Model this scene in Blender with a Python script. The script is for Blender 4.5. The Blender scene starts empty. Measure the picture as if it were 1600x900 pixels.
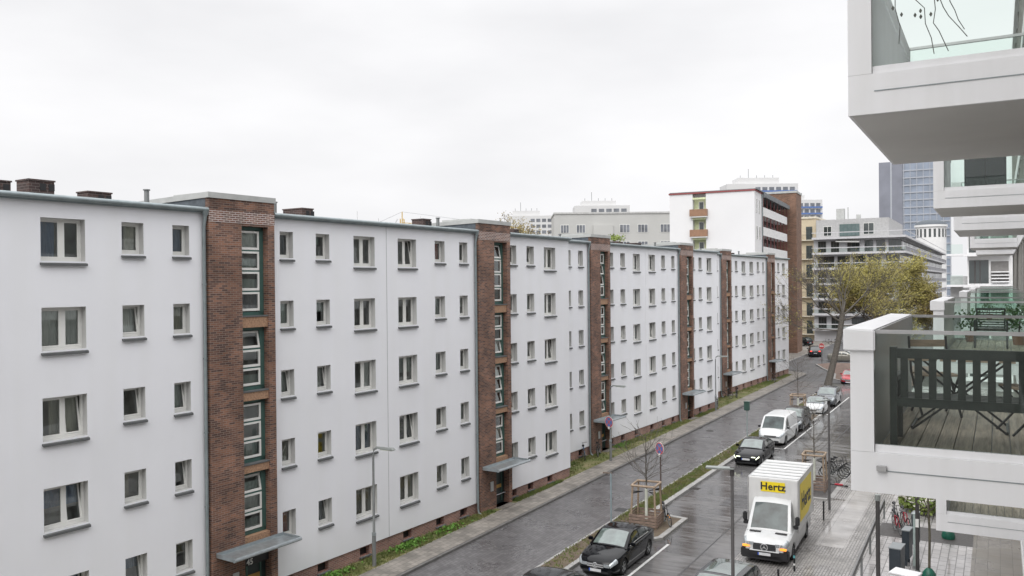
import bpy, bmesh, math, random
import numpy as np
from mathutils import Vector, Matrix
random.seed(7)
rnd = random.Random(11)
S = bpy.context.scene
COL = S.collection
R = math.radians
PI = math.pi

# ------------------------------------------------------------------ camera
YAW, PITCH, ROLL, FPX, EYE = R(29.93440261), R(-0.29426666), R(-0.54430991), 1320.0, 11.95
cy, sy = math.cos(YAW), math.sin(YAW)
fw = Vector((-sy, cy, 0)); rt = Vector((cy, sy, 0)); up = Vector((0, 0, 1))
f2 = fw * math.cos(PITCH) + up * math.sin(PITCH)
u2 = up * math.cos(PITCH) - fw * math.sin(PITCH)
r3 = rt * math.cos(ROLL) + u2 * math.sin(ROLL)
u3 = u2 * math.cos(ROLL) - rt * math.sin(ROLL)
cam_d = bpy.data.cameras.new('camera'); cam = bpy.data.objects.new('camera', cam_d)
COL.objects.link(cam); S.camera = cam
cam.matrix_world = Matrix(((r3.x, u3.x, -f2.x, 0), (r3.y, u3.y, -f2.y, 0), (r3.z, u3.z, -f2.z, EYE), (0, 0, 0, 1)))
cam_d.sensor_width = 36; cam_d.lens = FPX / 1600 * 36
cam_d.clip_start = .05; cam_d.clip_end = 3000

def at(px, py, depth):
    """survey helper: a pixel of the photograph at a known distance -> world point"""
    return Vector((0, 0, EYE)) + (f2 + r3 * ((px - 800) / FPX) - u3 * ((py - 450) / FPX)) * depth

# ------------------------------------------------------------------ materials
MATS = {}
def nodes_of(m):
    m.use_nodes = True
    return m.node_tree.nodes, m.node_tree.links, m.node_tree.nodes['Principled BSDF']

def mat(name, col, rough=.6, metal=0., var=.12, scale=3., bump=0., bscale=60., coat=0., spec=.5, streak=None, col2=None, detail=4.):
    if name in MATS: return MATS[name]
    m = bpy.data.materials.new(name); n, l, p = nodes_of(m)
    tc = n.new('ShaderNodeTexCoord')
    src = tc.outputs['Object']
    if streak:
        mp = n.new('ShaderNodeMapping'); mp.inputs['Scale'].default_value = streak
        l.new(src, mp.inputs['Vector']); src = mp.outputs['Vector']
    nz = n.new('ShaderNodeTexNoise'); nz.inputs['Scale'].default_value = scale; nz.inputs['Detail'].default_value = detail
    l.new(src, nz.inputs['Vector'])
    rp = n.new('ShaderNodeValToRGB')
    c2 = col2 if col2 else tuple(min(1, c * (1 + var)) for c in col)
    c1 = col if col2 else tuple(c * (1 - var) for c in col)
    rp.color_ramp.elements[0].position = .3; rp.color_ramp.elements[0].color = (*c1, 1)
    rp.color_ramp.elements[1].position = .7; rp.color_ramp.elements[1].color = (*c2, 1)
    l.new(nz.outputs['Fac'], rp.inputs['Fac']); l.new(rp.outputs['Color'], p.inputs['Base Color'])
    p.inputs['Roughness'].default_value = rough; p.inputs['Metallic'].default_value = metal
    p.inputs['Specular IOR Level'].default_value = spec
    if coat:
        p.inputs['Coat Weight'].default_value = coat; p.inputs['Coat Roughness'].default_value = .04
    if bump:
        nb = n.new('ShaderNodeTexNoise'); nb.inputs['Scale'].default_value = bscale; nb.inputs['Detail'].default_value = 3
        l.new(tc.outputs['Object'], nb.inputs['Vector'])
        b = n.new('ShaderNodeBump'); b.inputs['Strength'].default_value = bump; b.inputs['Distance'].default_value = .02
        l.new(nb.outputs['Fac'], b.inputs['Height']); l.new(b.outputs['Normal'], p.inputs['Normal'])
    MATS[name] = m
    return m

def brick_mat(name, c1, c2, mortar, bw=.25, bh=.075, ms=.010, rough=.8, flat=False, off=.5, bump=.25, dirt=.25, wet=None):
    m = bpy.data.materials.new(name); n, l, p = nodes_of(m)
    tc = n.new('ShaderNodeTexCoord'); sp = n.new('ShaderNodeSeparateXYZ'); l.new(tc.outputs['Object'], sp.inputs[0])
    cb = n.new('ShaderNodeCombineXYZ')
    if flat:
        l.new(sp.outputs['X'], cb.inputs['Y']); l.new(sp.outputs['Y'], cb.inputs['X'])
    else:
        ad = n.new('ShaderNodeMath'); l.new(sp.outputs['X'], ad.inputs[0]); l.new(sp.outputs['Y'], ad.inputs[1])
        l.new(ad.outputs[0], cb.inputs['X']); l.new(sp.outputs['Z'], cb.inputs['Y'])
    bt = n.new('ShaderNodeTexBrick'); bt.offset = off
    bt.inputs['Scale'].default_value = 1; bt.inputs['Brick Width'].default_value = bw; bt.inputs['Row Height'].default_value = bh
    bt.inputs['Mortar Size'].default_value = ms; bt.inputs['Mortar Smooth'].default_value = .2; bt.inputs['Bias'].default_value = 0
    bt.inputs['Color1'].default_value = (*c1, 1); bt.inputs['Color2'].default_value = (*c2, 1); bt.inputs['Mortar'].default_value = (*mortar, 1)
    l.new(cb.outputs[0], bt.inputs['Vector'])
    nz = n.new('ShaderNodeTexNoise'); nz.inputs['Scale'].default_value = .9; nz.inputs['Detail'].default_value = 5
    l.new(tc.outputs['Object'], nz.inputs['Vector'])
    mx = n.new('ShaderNodeMix'); mx.data_type = 'RGBA'; mx.blend_type = 'MULTIPLY'; mx.inputs['Factor'].default_value = 1
    rp = n.new('ShaderNodeValToRGB'); rp.color_ramp.elements[0].position = .3; rp.color_ramp.elements[1].position = .7
    rp.color_ramp.elements[0].color = (1 - dirt, 1 - dirt, 1 - dirt, 1); rp.color_ramp.elements[1].color = (1 + dirt * .4,) * 3 + (1,)
    l.new(nz.outputs['Fac'], rp.inputs['Fac'])
    l.new(bt.outputs['Color'], mx.inputs[6]); l.new(rp.outputs['Color'], mx.inputs[7]); l.new(mx.outputs[2], p.inputs['Base Color'])
    p.inputs['Roughness'].default_value = rough
    if wet:
        nw = n.new('ShaderNodeTexNoise'); nw.inputs['Scale'].default_value = wet[0]; nw.inputs['Detail'].default_value = 5
        l.new(tc.outputs['Object'], nw.inputs['Vector'])
        mr = n.new('ShaderNodeMapRange'); mr.inputs['From Min'].default_value = .4; mr.inputs['From Max'].default_value = .62
        mr.inputs['To Min'].default_value = wet[1]; mr.inputs['To Max'].default_value = wet[2]
        l.new(nw.outputs['Fac'], mr.inputs['Value']); l.new(mr.outputs[0], p.inputs['Roughness'])
    b = n.new('ShaderNodeBump'); b.inputs['Strength'].default_value = bump; b.inputs['Distance'].default_value = .01; b.invert = True
    l.new(bt.outputs['Fac'], b.inputs['Height']); l.new(b.outputs['Normal'], p.inputs['Normal'])
    MATS[name] = m
    return m

def glass_mat(name, tint, refl=1.0, gloss=(1, 1, 1), ior=1.5, minr=0.0):
    m = bpy.data.materials.new(name); m.use_nodes = True
    n, l = m.node_tree.nodes, m.node_tree.links; n.clear()
    o = n.new('ShaderNodeOutputMaterial'); t = n.new('ShaderNodeBsdfTransparent'); g = n.new('ShaderNodeBsdfGlossy')
    t.inputs['Color'].default_value = (*tint, 1); g.inputs['Color'].default_value = (*gloss, 1); g.inputs['Roughness'].default_value = .02
    fr = n.new('ShaderNodeFresnel'); fr.inputs['IOR'].default_value = ior
    mr = n.new('ShaderNodeMath'); mr.operation = 'MULTIPLY_ADD'; mr.inputs[1].default_value = refl; mr.inputs[2].default_value = minr
    mr.use_clamp = True
    x = n.new('ShaderNodeMixShader')
    l.new(fr.outputs[0], mr.inputs[0]); l.new(mr.outputs[0], x.inputs[0]); l.new(t.outputs[0], x.inputs[1]); l.new(g.outputs[0], x.inputs[2])
    l.new(x.outputs[0], o.inputs['Surface'])
    MATS[name] = m
    return m

def emis_mat(name, col, strength):
    m = bpy.data.materials.new(name); n, l, p = nodes_of(m)
    p.inputs['Base Color'].default_value = (*col, 1); p.inputs['Emission Color'].default_value = (*col, 1); p.inputs['Emission Strength'].default_value = strength
    MATS[name] = m
    return m

plaster = mat('white_plaster', (.80, .808, .84), .85, var=.022, scale=.35, bump=.08, bscale=90)
brick = brick_mat('red_brick', (.265, .125, .078), (.080, .044, .038), (.26, .20, .165), dirt=.45)
brick_dark = brick_mat('dark_brick', (.095, .055, .048), (.05, .034, .033), (.15, .125, .115), bh=.09)
brick_white_joint = brick_mat('white_jointed_brick', (.25, .115, .075), (.11, .055, .045), (.50, .44, .41), ms=.016)
brick_plinth = brick_mat('plinth_brick', (.36, .18, .14), (.22, .11, .09), (.36, .31, .28))
brick_soldier = mat('soldier_brick', (.33, .20, .125), .8, var=.3, scale=14)
brick_tower = brick_mat('brown_brick', (.215, .115, .075), (.125, .07, .048), (.28, .2, .15), bw=.5, bh=.16, ms=.014)
zinc = mat('zinc', (.27, .31, .32), .5, .6, var=.12, scale=4)
zinc_light = mat('zinc_light', (.40, .44, .46), .35, .7, var=.15, scale=6)
roof_felt = mat('roof_felt', (.17, .18, .19), .85, var=.2, scale=1.5)
slate = mat('slate_cladding', (.085, .10, .115), .7, var=.25, scale=5)
conc_cap = mat('pale_concrete', (.42, .43, .42), .8, var=.12, scale=2)
upvc = mat('white_frame', (.74, .74, .71), .45, var=.02)
sillm = mat('grey_sill', (.115, .12, .122), .75, 0, var=.12, spec=.2)
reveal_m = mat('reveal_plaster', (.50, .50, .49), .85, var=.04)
greenf = mat('green_frame', (.055, .115, .10), .5, var=.12)
door_dark = mat('dark_green_door', (.02, .035, .035), .3, var=.15)
inner = mat('dim_room', (.36, .35, .32), .9, var=.3, scale=1.2)
CURT = [mat('net_curtain', (.66, .68, .65), .9, var=.08, scale=6, streak=(1, 9, .4)),
        mat('grey_green_curtain', (.42, .48, .45), .9, var=.15, scale=6, streak=(1, 9, .4)),
        mat('dark_drape', (.09, .10, .12), .9, var=.3, scale=6, streak=(1, 9, .4)),
        mat('cream_blind', (.52, .50, .42), .9, var=.06),
        mat('beige_drape', (.36, .33, .26), .9, var=.15, scale=6, streak=(1, 9, .4))]
CURT += [mat('blue_curtain', (.16, .22, .34), .9, var=.2, scale=6, streak=(1, 9, .4)), mat('rust_curtain', (.38, .12, .08), .9, var=.2, scale=6, streak=(1, 9, .4))]
red_cloth = mat('red_cloth', (.45, .03, .04), .8)
winglass = glass_mat('window_glass', (.88, .92, .90), 1.7, (.95, 1, .99), 1.5, .06)
railglass = glass_mat('green_railing_glass', (.925, .965, .946), .8)
white_metal = mat('white_panel', (.80, .80, .815), .45, var=.025, scale=1.5)
white_render = mat('white_render', (.74, .74, .74), .8, var=.04, scale=.8)
soffit_m = mat('grey_soffit', (.66, .655, .64), .8, var=.05, scale=1.0)
alu = mat('aluminium', (.5, .5, .5), .35, .8, var=.08)
deck_m = mat('grey_decking', (.44, .37, .30), .6, var=.35, scale=4, streak=(9, .6, 1))
bench_m = mat('dark_green_wood', (.022, .026, .023), .5, var=.3, scale=6)
iron = mat('black_iron', (.02, .02, .022), .45, .3)
wood = mat('pale_timber', (.31, .235, .17), .75, var=.22, scale=5, streak=(1, 1, 6))
wood_grey = mat('weathered_timber', (.22, .16, .13), .8, var=.3, scale=6)
galv = mat('galvanised_pole', (.24, .25, .25), .5, .5, var=.1)
pole_dark = mat('dark_steel_pole', (.075, .07, .07), .45, .4)
lamp_head = mat('lamp_head_grey', (.28, .30, .29), .5, .3)
lamp_lens = mat('lamp_lens', (.55, .58, .5), .2)
sign_blue = mat('sign_blue', (.08, .17, .42), .35, var=.03)
sign_red = mat('sign_red', (.52, .09, .09), .35, var=.03)
sign_white = mat('sign_white', (.75, .75, .73), .4, var=.03)
pvc_white = mat('white_tube', (.6, .62, .55), .5)
bark = mat('bark', (.10, .09, .078), .9, var=.35, scale=8)
bark_green = mat('mossy_bark', (.10, .09, .065), .9, var=.4, scale=5)
tyre = mat('tyre_rubber', (.012, .012, .013), .8)
rim_m = mat('alloy_rim', (.42, .43, .44), .35, .9)
chrome = mat('chrome', (.72, .73, .74), .25, .55, var=.02)
blackp = mat('black_plastic', (.018, .018, .02), .5)
plate_w = mat('plate_white', (.62, .63, .64), .4)
plate_b = mat('plate_blue', (.02, .08, .45), .4)
lens_clear = mat('headlight_lens', (.42, .45, .47), .1, .4, var=.3, scale=14)
lens_red = mat('tail_lens', (.30, .01, .01), .2)
lens_orange = emis_mat('indicator_orange', (.9, .33, .04), .8)
lit_white = emis_mat('lit_headlight', (.95, 1.0, .75), 1.1)
lit_red = emis_mat('lit_tail_light', (1.0, .08, .06), 1.0)
carglass = mat('car_glass', (.03, .04, .038), .04, 0, var=.2, spec=1.0, coat=.5)
carglass_front = mat('windscreen_glass', (.09, .12, .112), .06, 0, var=.5, scale=1.6, spec=1.0, coat=.7)
truckglass = mat('truck_windscreen', (.045, .06, .06), .05, 0, var=.7, scale=1.8, spec=.45)
black_paint = mat('black_paint', (.002, .0025, .004), .07, 0, var=.1, spec=.32)
grey_paint = mat('dark_grey_paint', (.016, .018, .021), .25, .2, var=.1, coat=.4, spec=.4)
mid_grey_paint = mat('mid_grey_paint', (.11, .12, .135), .25, .5, var=.06, coat=1.0)
white_paint = mat('white_paint', (.60, .61, .615), .35, 0, var=.03, scale=2.5, coat=.3)
red_paint = mat('red_paint', (.42, .015, .03), .3, 0, coat=1.0)
blue_paint = mat('navy_paint', (.005, .009, .022), .25, 0, coat=.3, spec=.4)
gold_paint = mat('champagne_paint', (.32, .31, .27), .35, .5, coat=.8)
yellow = mat('sign_yellow', (.80, .62, .02), .45, var=.03)
ink = mat('dark_lettering', (.02, .018, .02), .5)

def streaky(m, amount=.07, sc=(2.2, 2.2, .10)):
    n, l = m.node_tree.nodes, m.node_tree.links; p = n['Principled BSDF']
    src = p.inputs['Base Color'].links[0].from_socket
    tc = n.new('ShaderNodeTexCoord'); mp = n.new('ShaderNodeMapping'); mp.inputs['Scale'].default_value = sc
    nz = n.new('ShaderNodeTexNoise'); nz.inputs['Scale'].default_value = 1.0; nz.inputs['Detail'].default_value = 6
    big = n.new('ShaderNodeTexNoise'); big.inputs['Scale'].default_value = .22; big.inputs['Detail'].default_value = 3
    rp = n.new('ShaderNodeValToRGB'); rp.color_ramp.elements[0].position = .33; rp.color_ramp.elements[1].position = .58
    k = 1 - amount; rp.color_ramp.elements[0].color = (k, k, k * .99, 1); rp.color_ramp.elements[1].color = (1, 1, 1, 1)
    rb = n.new('ShaderNodeValToRGB'); rb.color_ramp.elements[0].position = .3; rb.color_ramp.elements[1].position = .7
    k = 1 - amount * .8; rb.color_ramp.elements[0].color = (k, k, k, 1); rb.color_ramp.elements[1].color = (1, 1, 1, 1)
    m1 = n.new('ShaderNodeMix'); m1.data_type = 'RGBA'; m1.blend_type = 'MULTIPLY'; m1.inputs['Factor'].default_value = 1
    m2 = n.new('ShaderNodeMix'); m2.data_type = 'RGBA'; m2.blend_type = 'MULTIPLY'; m2.inputs['Factor'].default_value = 1
    l.new(tc.outputs['Object'], mp.inputs['Vector']); l.new(mp.outputs[0], nz.inputs['Vector']); l.new(tc.outputs['Object'], big.inputs['Vector'])
    l.new(nz.outputs['Fac'], rp.inputs['Fac']); l.new(big.outputs['Fac'], rb.inputs['Fac'])
    l.new(src, m1.inputs[6]); l.new(rp.outputs['Color'], m1.inputs[7]); l.new(m1.outputs[2], m2.inputs[6]); l.new(rb.outputs['Color'], m2.inputs[7]); l.new(m2.outputs[2], p.inputs['Base Color'])
    return m
streaky(plaster, .022, (1.1, 1.1, .07))
streaky(white_metal, .055, (4, 4, .35))
streaky(white_paint, .06, (3, 3, .6))

# ------------------------------------------------------------------ mesh builder
class MB:
    def __init__(s): s.v = []; s.f = []
    def add(s, vs, fs):
        o = len(s.v); s.v += [tuple(v) for v in vs]; s.f += [tuple(i + o for i in f) for f in fs]; return s
    def box(s, x0, y0, z0, x1, y1, z1):
        v = [(x0, y0, z0), (x1, y0, z0), (x1, y1, z0), (x0, y1, z0), (x0, y0, z1), (x1, y0, z1), (x1, y1, z1), (x0, y1, z1)]
        return s.add(v, [(0, 3, 2, 1), (4, 5, 6, 7), (0, 1, 5, 4), (1, 2, 6, 5), (2, 3, 7, 6), (3, 0, 4, 7)])
    def mbox(s, M, sx, sy, sz):
        v = [M @ Vector((a * sx / 2, b * sy / 2, c * sz / 2)) for c in (-1, 1) for a, b in ((-1, -1), (1, -1), (1, 1), (-1, 1))]
        return s.add(v, [(0, 3, 2, 1), (4, 5, 6, 7), (0, 1, 5, 4), (1, 2, 6, 5), (2, 3, 7, 6), (3, 0, 4, 7)])
    def beam(s, a, b, w, h=None, upv=(0, 0, 1)):
        a, b = Vector(a), Vector(b); h = h or w; d = b - a
        L = d.length; d.normalize(); u = Vector(upv)
        if abs(d.dot(u)) > .98: u = Vector((1, 0, 0))
        x = d.cross(u).normalized(); z = x.cross(d)
        M = Matrix(((x.x, d.x, z.x, 0), (x.y, d.y, z.y, 0), (x.z, d.z, z.z, 0), (0, 0, 0, 1)))
        M.translation = (a + b) / 2
        return s.mbox(M, w, L, h)
    def quad(s, a, b, c, d): return s.add([a, b, c, d], [(0, 1, 2, 3)])
    def tube(s, pts, rad, n=8, cap=True):
        pts = [Vector(p) for p in pts]; k = len(pts)
        rads = rad if isinstance(rad, (list, tuple)) else [rad] * k
        ref = Vector((0, 0, 1)); rings = []
        for i, p in enumerate(pts):
            d = (pts[min(i + 1, k - 1)] - pts[max(i - 1, 0)]).normalized()
            u = ref if abs(d.dot(ref)) < .95 else Vector((1, 0, 0))
            x = d.cross(u).normalized(); y = x.cross(d)
            rings.append([p + (x * math.cos(2 * PI * j / n) + y * math.sin(2 * PI * j / n)) * rads[i] for j in range(n)])
        o = len(s.v)
        for r_ in rings: s.v += [tuple(q) for q in r_]
        for i in range(k - 1):
            for j in range(n):
                a = o + i * n + j; b = o + i * n + (j + 1) % n
                s.f.append((a, b, b + n, a + n))
        if cap:
            s.f.append(tuple(o + j for j in range(n))[::-1]); s.f.append(tuple(o + (k - 1) * n + j for j in range(n)))
        return s
    def lathe(s, prof, M=None, n=20):
        """prof: (radius, height) pairs around local z"""
        M = M or Matrix.Identity(4); o = len(s.v)
        for r_, h in prof:
            for j in range(n):
                t = 2 * PI * j / n; s.v.append(tuple(M @ Vector((r_ * math.cos(t), r_ * math.sin(t), h))))
        for i in range(len(prof) - 1):
            for j in range(n):
                a = o + i * n + j; b = o + i * n + (j + 1) % n
                s.f.append((a, b, b + n, a + n))
        s.f.append(tuple(o + j for j in range(n))[::-1]); s.f.append(tuple(o + (len(prof) - 1) * n + j for j in range(n)))
        return s
    def torus(s, M, R_, r_, n=24, m=8):
        o = len(s.v)
        for i in range(n):
            t = 2 * PI * i / n
            for j in range(m):
                q = 2 * PI * j / m; rr = R_ + r_ * math.cos(q)
                s.v.append(tuple(M @ Vector((rr * math.cos(t), rr * math.sin(t), r_ * math.sin(q)))))
        for i in range(n):
            for j in range(m):
                a = o + i * m + j; b = o + i * m + (j + 1) % m; c = o + ((i + 1) % n) * m + (j + 1) % m; d = o + ((i + 1) % n) * m + j
                s.f.append((a, d, c, b))
        return s
    def prism(s, poly, M, h):
        """poly in local xy, extruded along local z by h"""
        k = len(poly); v = [M @ Vector((x, y, 0)) for x, y in poly] + [M @ Vector((x, y, h)) for x, y in poly]
        f = [tuple(range(k))[::-1], tuple(range(k, 2 * k))] + [(i, (i + 1) % k, (i + 1) % k + k, i + k) for i in range(k)]
        return s.add(v, f)
    def build(s, name, m, parent=None, smooth=False, bevel=0, angle=40):
        me = bpy.data.meshes.new(name); me.from_pydata(s.v, [], s.f); me.update()
        me.materials.append(m)
        ob = bpy.data.objects.new(name, me); COL.objects.link(ob)
        if parent: ob.parent = parent
        if bevel:
            bm = bmesh.new(); bm.from_mesh(me)
            bmesh.ops.remove_doubles(bm, verts=bm.verts, dist=1e-5)
            es = [e for e in bm.edges if len(e.link_faces) == 2 and e.calc_face_angle(0) > R(30)]
            bmesh.ops.bevel(bm, geom=es, offset=bevel, segments=2, affect='EDGES', clamp_overlap=True)
            bm.to_mesh(me); bm.free(); smooth = True
        if smooth:
            me.polygons.foreach_set('use_smooth', [True] * len(me.polygons))
            try: me.set_sharp_from_angle(angle=R(angle))
            except Exception: pass
        return ob

def tag(o, label, cat, group=None, kind=None):
    if label: o['label'] = label
    if cat: o['category'] = cat
    if group: o['group'] = group
    if kind: o['kind'] = kind
    return o
def thing(name, label, cat, loc=(0, 0, 0), rz=0, group=None):
    o = bpy.data.objects.new(name, None); COL.objects.link(o); o.location = loc; o.rotation_euler = (0, 0, rz)
    o.empty_display_size = .3
    return tag(o, label, cat, group)
def struct(o): o['kind'] = 'structure'; return o
def copy_tree(o, parent=None):
    c = o.copy(); COL.objects.link(c); c.parent = parent
    for ch in list(o.children): copy_tree(ch, c)
    return c
def RX(a): return Matrix.Rotation(a, 4, 'X')
def RY(a): return Matrix.Rotation(a, 4, 'Y')
def RZ(a): return Matrix.Rotation(a, 4, 'Z')
def T(x, y, z): return Matrix.Translation((x, y, z))

def text_mesh(body, size, M, name, m, parent, depth=.006, offset=0.0, space=1.0):
    cu = bpy.data.curves.new(name, 'FONT'); cu.body = body; cu.size = size; cu.extrude = depth / 2; cu.offset = offset
    cu.align_x = 'CENTER'; cu.align_y = 'CENTER'; cu.space_character = space; cu.resolution_u = 3
    ob = bpy.data.objects.new('tmp', cu); COL.objects.link(ob)
    dg = bpy.context.evaluated_depsgraph_get(); me = bpy.data.meshes.new_from_object(ob.evaluated_get(dg))
    bpy.data.objects.remove(ob); me.transform(M); me.materials.clear(); me.materials.append(m)
    o = bpy.data.objects.new(name, me); COL.objects.link(o); o.parent = parent
    return o
# ------------------------------------------------------------------ world, sun
W = bpy.data.worlds.new('World'); S.world = W; W.use_nodes = True
wn, wl = W.node_tree.nodes, W.node_tree.links; wn.clear()
wo = wn.new('ShaderNodeOutputWorld'); bg = wn.new('ShaderNodeBackground'); bg.inputs['Strength'].default_value = .1
sky = wn.new('ShaderNodeTexSky'); sky.sky_type = 'NISHITA'; sky.sun_disc = False
SUN_EL, SUN_AZ = R(46), R(176)
sky.sun_elevation = SUN_EL; sky.sun_rotation = SUN_AZ; sky.air_density = 1.5; sky.dust_density = 5
hs = wn.new('ShaderNodeHueSaturation'); hs.inputs['Saturation'].default_value = .12
wl.new(sky.outputs[0], hs.inputs['Color'])
tcw = wn.new('ShaderNodeTexCoord'); mpw = wn.new('ShaderNodeMapping'); mpw.inputs['Scale'].default_value = (1.3, 1.3, 4)
wl.new(tcw.outputs['Generated'], mpw.inputs['Vector'])
cn = wn.new('ShaderNodeTexNoise'); cn.inputs['Scale'].default_value = 1.6; cn.inputs['Detail'].default_value = 5
wl.new(mpw.outputs[0], cn.inputs['Vector'])
crp = wn.new('ShaderNodeValToRGB')
crp.color_ramp.elements[0].position = .3; crp.color_ramp.elements[0].color = (6.35, 6.35, 6.5, 1)
crp.color_ramp.elements[1].position = .7; crp.color_ramp.elements[1].color = (7.85, 7.82, 7.92, 1)
wl.new(cn.outputs['Fac'], crp.inputs['Fac'])
spw = wn.new('ShaderNodeSeparateXYZ'); wl.new(tcw.outputs['Generated'], spw.inputs[0])
mrw = wn.new('ShaderNodeMapRange'); mrw.inputs['From Min'].default_value = .3; mrw.inputs['From Max'].default_value = 1
mrw.inputs['To Min'].default_value = 1.0; mrw.inputs['To Max'].default_value = 2.85
wl.new(spw.outputs['Z'], mrw.inputs['Value'])
sc_ = wn.new('ShaderNodeVectorMath'); sc_.operation = 'SCALE'
wl.new(crp.outputs['Color'], sc_.inputs[0]); wl.new(mrw.outputs[0], sc_.inputs['Scale'])
mxw = wn.new('ShaderNodeMix'); mxw.data_type = 'RGBA'; mxw.inputs['Factor'].default_value = .9
wl.new(hs.outputs['Color'], mxw.inputs[6]); wl.new(sc_.outputs[0], mxw.inputs[7]); wl.new(mxw.outputs[2], bg.inputs['Color'])
wl.new(bg.outputs[0], wo.inputs['Surface'])
sd = bpy.data.lights.new('sun', 'SUN'); sd.energy = 1.1; sd.angle = R(45); sd.color = (1, .97, .93)
so = bpy.data.objects.new('sun', sd); COL.objects.link(so)
sdir = Vector((math.sin(SUN_AZ) * math.cos(SUN_EL), math.cos(SUN_AZ) * math.cos(SUN_EL), math.sin(SUN_EL)))
so.rotation_euler = sdir.to_track_quat('Z', 'Y').to_euler(); so.location = (20, -30, 60)
S.view_settings.view_transform = 'Standard'; S.view_settings.look = 'None'; S.view_settings.exposure = .5; S.view_settings.gamma = 1
S.cycles.max_bounces = 6; S.cycles.transparent_max_bounces = 16; S.cycles.caustics_reflective = False; S.cycles.caustics_refractive = False

# ------------------------------------------------------------------ ground, roads
def wet_asphalt(name, base, r0, r1, stretch=(1, .12, 1), crack=False, sc=1.1):
    m = bpy.data.materials.new(name); n, l, p = nodes_of(m)
    tc = n.new('ShaderNodeTexCoord'); mp = n.new('ShaderNodeMapping'); mp.inputs['Scale'].default_value = stretch
    l.new(tc.outputs['Object'], mp.inputs['Vector'])
    a = n.new('ShaderNodeTexNoise'); a.inputs['Scale'].default_value = sc; a.inputs['Detail'].default_value = 7; a.inputs['Roughness'].default_value = .62
    l.new(mp.outputs[0], a.inputs['Vector'])
    b = n.new('ShaderNodeTexNoise'); b.inputs['Scale'].default_value = .35; b.inputs['Detail'].default_value = 4
    l.new(tc.outputs['Object'], b.inputs['Vector'])
    ad = n.new('ShaderNodeMath'); ad.operation = 'MULTIPLY_ADD'; ad.inputs[1].default_value = .55
    sb = n.new('ShaderNodeMath'); sb.operation = 'MULTIPLY'; sb.inputs[1].default_value = .45
    l.new(b.outputs['Fac'], sb.inputs[0]); l.new(a.outputs['Fac'], ad.inputs[0]); l.new(sb.outputs[0], ad.inputs[2])
    mr = n.new('ShaderNodeMapRange'); mr.inputs['From Min'].default_value = .42; mr.inputs['From Max'].default_value = .58
    mr.inputs['To Min'].default_value = r0; mr.inputs['To Max'].default_value = r1
    l.new(ad.outputs[0], mr.inputs['Value']); l.new(mr.outputs[0], p.inputs['Roughness'])
    rp = n.new('ShaderNodeValToRGB'); rp.color_ramp.elements[0].position = .4; rp.color_ramp.elements[1].position = .6
    rp.color_ramp.elements[0].color = (*[c * .6 for c in base], 1); rp.color_ramp.elements[1].color = (*[c * 1.2 for c in base], 1)
    l.new(ad.outputs[0], rp.inputs['Fac']); l.new(rp.outputs['Color'], p.inputs['Base Color'])
    g = n.new('ShaderNodeTexNoise'); g.inputs['Scale'].default_value = 35; g.inputs['Detail'].default_value = 2
    l.new(tc.outputs['Object'], g.inputs['Vector'])
    bu = n.new('ShaderNodeBump'); bu.inputs['Strength'].default_value = .05; bu.inputs['Distance'].default_value = .02
    l.new(g.outputs['Fac'], bu.inputs['Height']); l.new(bu.outputs['Normal'], p.inputs['Normal'])
    MATS[name] = m
    return m
m_ground = mat('city_ground', (.11, .108, .10), .9, var=.25, scale=.05)
m_wet = wet_asphalt('wet_asphalt', (.125, .122, .122), .03, .27, (.3, 1.6, 1), sc=1.6)
m_cross = wet_asphalt('junction_asphalt', (.10, .10, .103), .35, .6)
m_sett = brick_mat('grey_paving_setts', (.165, .16, .162), (.105, .10, .104), (.055, .053, .053), bw=.24, bh=.17, ms=.012, rough=.5, flat=True, bump=.3, dirt=.22, wet=(.5, .26, .42))
m_walk = brick_mat('beige_pavement', (.29, .265, .235), (.20, .185, .165), (.12, .11, .10), bw=.3, bh=.3, ms=.012, rough=.7, flat=True, dirt=.35, wet=(.5, .5, .8))
m_cobble = brick_mat('small_cobbles', (.42, .40, .385), (.27, .26, .25), (.12, .115, .11), bw=.13, bh=.12, ms=.016, rough=.45, flat=True, bump=.6, dirt=.3, wet=(.6, .15, .45))
m_slab = brick_mat('wet_concrete_slabs', (.42, .405, .395), (.36, .345, .335), (.2, .19, .185), bw=.5, bh=1.0, ms=.01, rough=.3, flat=True, dirt=.3, wet=(.5, .06, .32))
m_paver = brick_mat('pale_pavers', (.46, .44, .435), (.37, .355, .35), (.15, .145, .14), bw=.62, bh=.32, ms=.02, rough=.35, flat=True, dirt=.3, wet=(.45, .1, .4))
m_paver2 = brick_mat('brown_slabs', (.21, .19, .165), (.17, .155, .135), (.10, .09, .08), bw=.9, bh=.45, ms=.012, rough=.4, flat=True, dirt=.2, wet=(.45, .25, .55))
m_kerb = mat('granite_kerb', (.30, .295, .285), .6, var=.2, scale=4, bump=.2)
m_kerb_dark = mat('dark_kerb', (.13, .125, .12), .6, var=.2, scale=4)
m_soil = mat('brown_soil', (.085, .06, .045), .95, scale=3, col2=(.13, .105, .07), bump=.6, bscale=14)
m_lawn = mat('patchy_grass', (.095, .125, .03), .95, scale=1.1, col2=(.20, .17, .085), bump=.8, bscale=25, detail=8)
m_dirt = mat('red_gravel', (.13, .085, .07), .9, scale=2, col2=(.22, .16, .13), bump=.4, bscale=10)
m_darkpatch = mat('dark_setts', (.085, .08, .078), .6, var=.3, scale=9, bump=.5, bscale=20)
m_line = mat('road_paint', (.55, .55, .54), .5, var=.25, scale=6)

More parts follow.
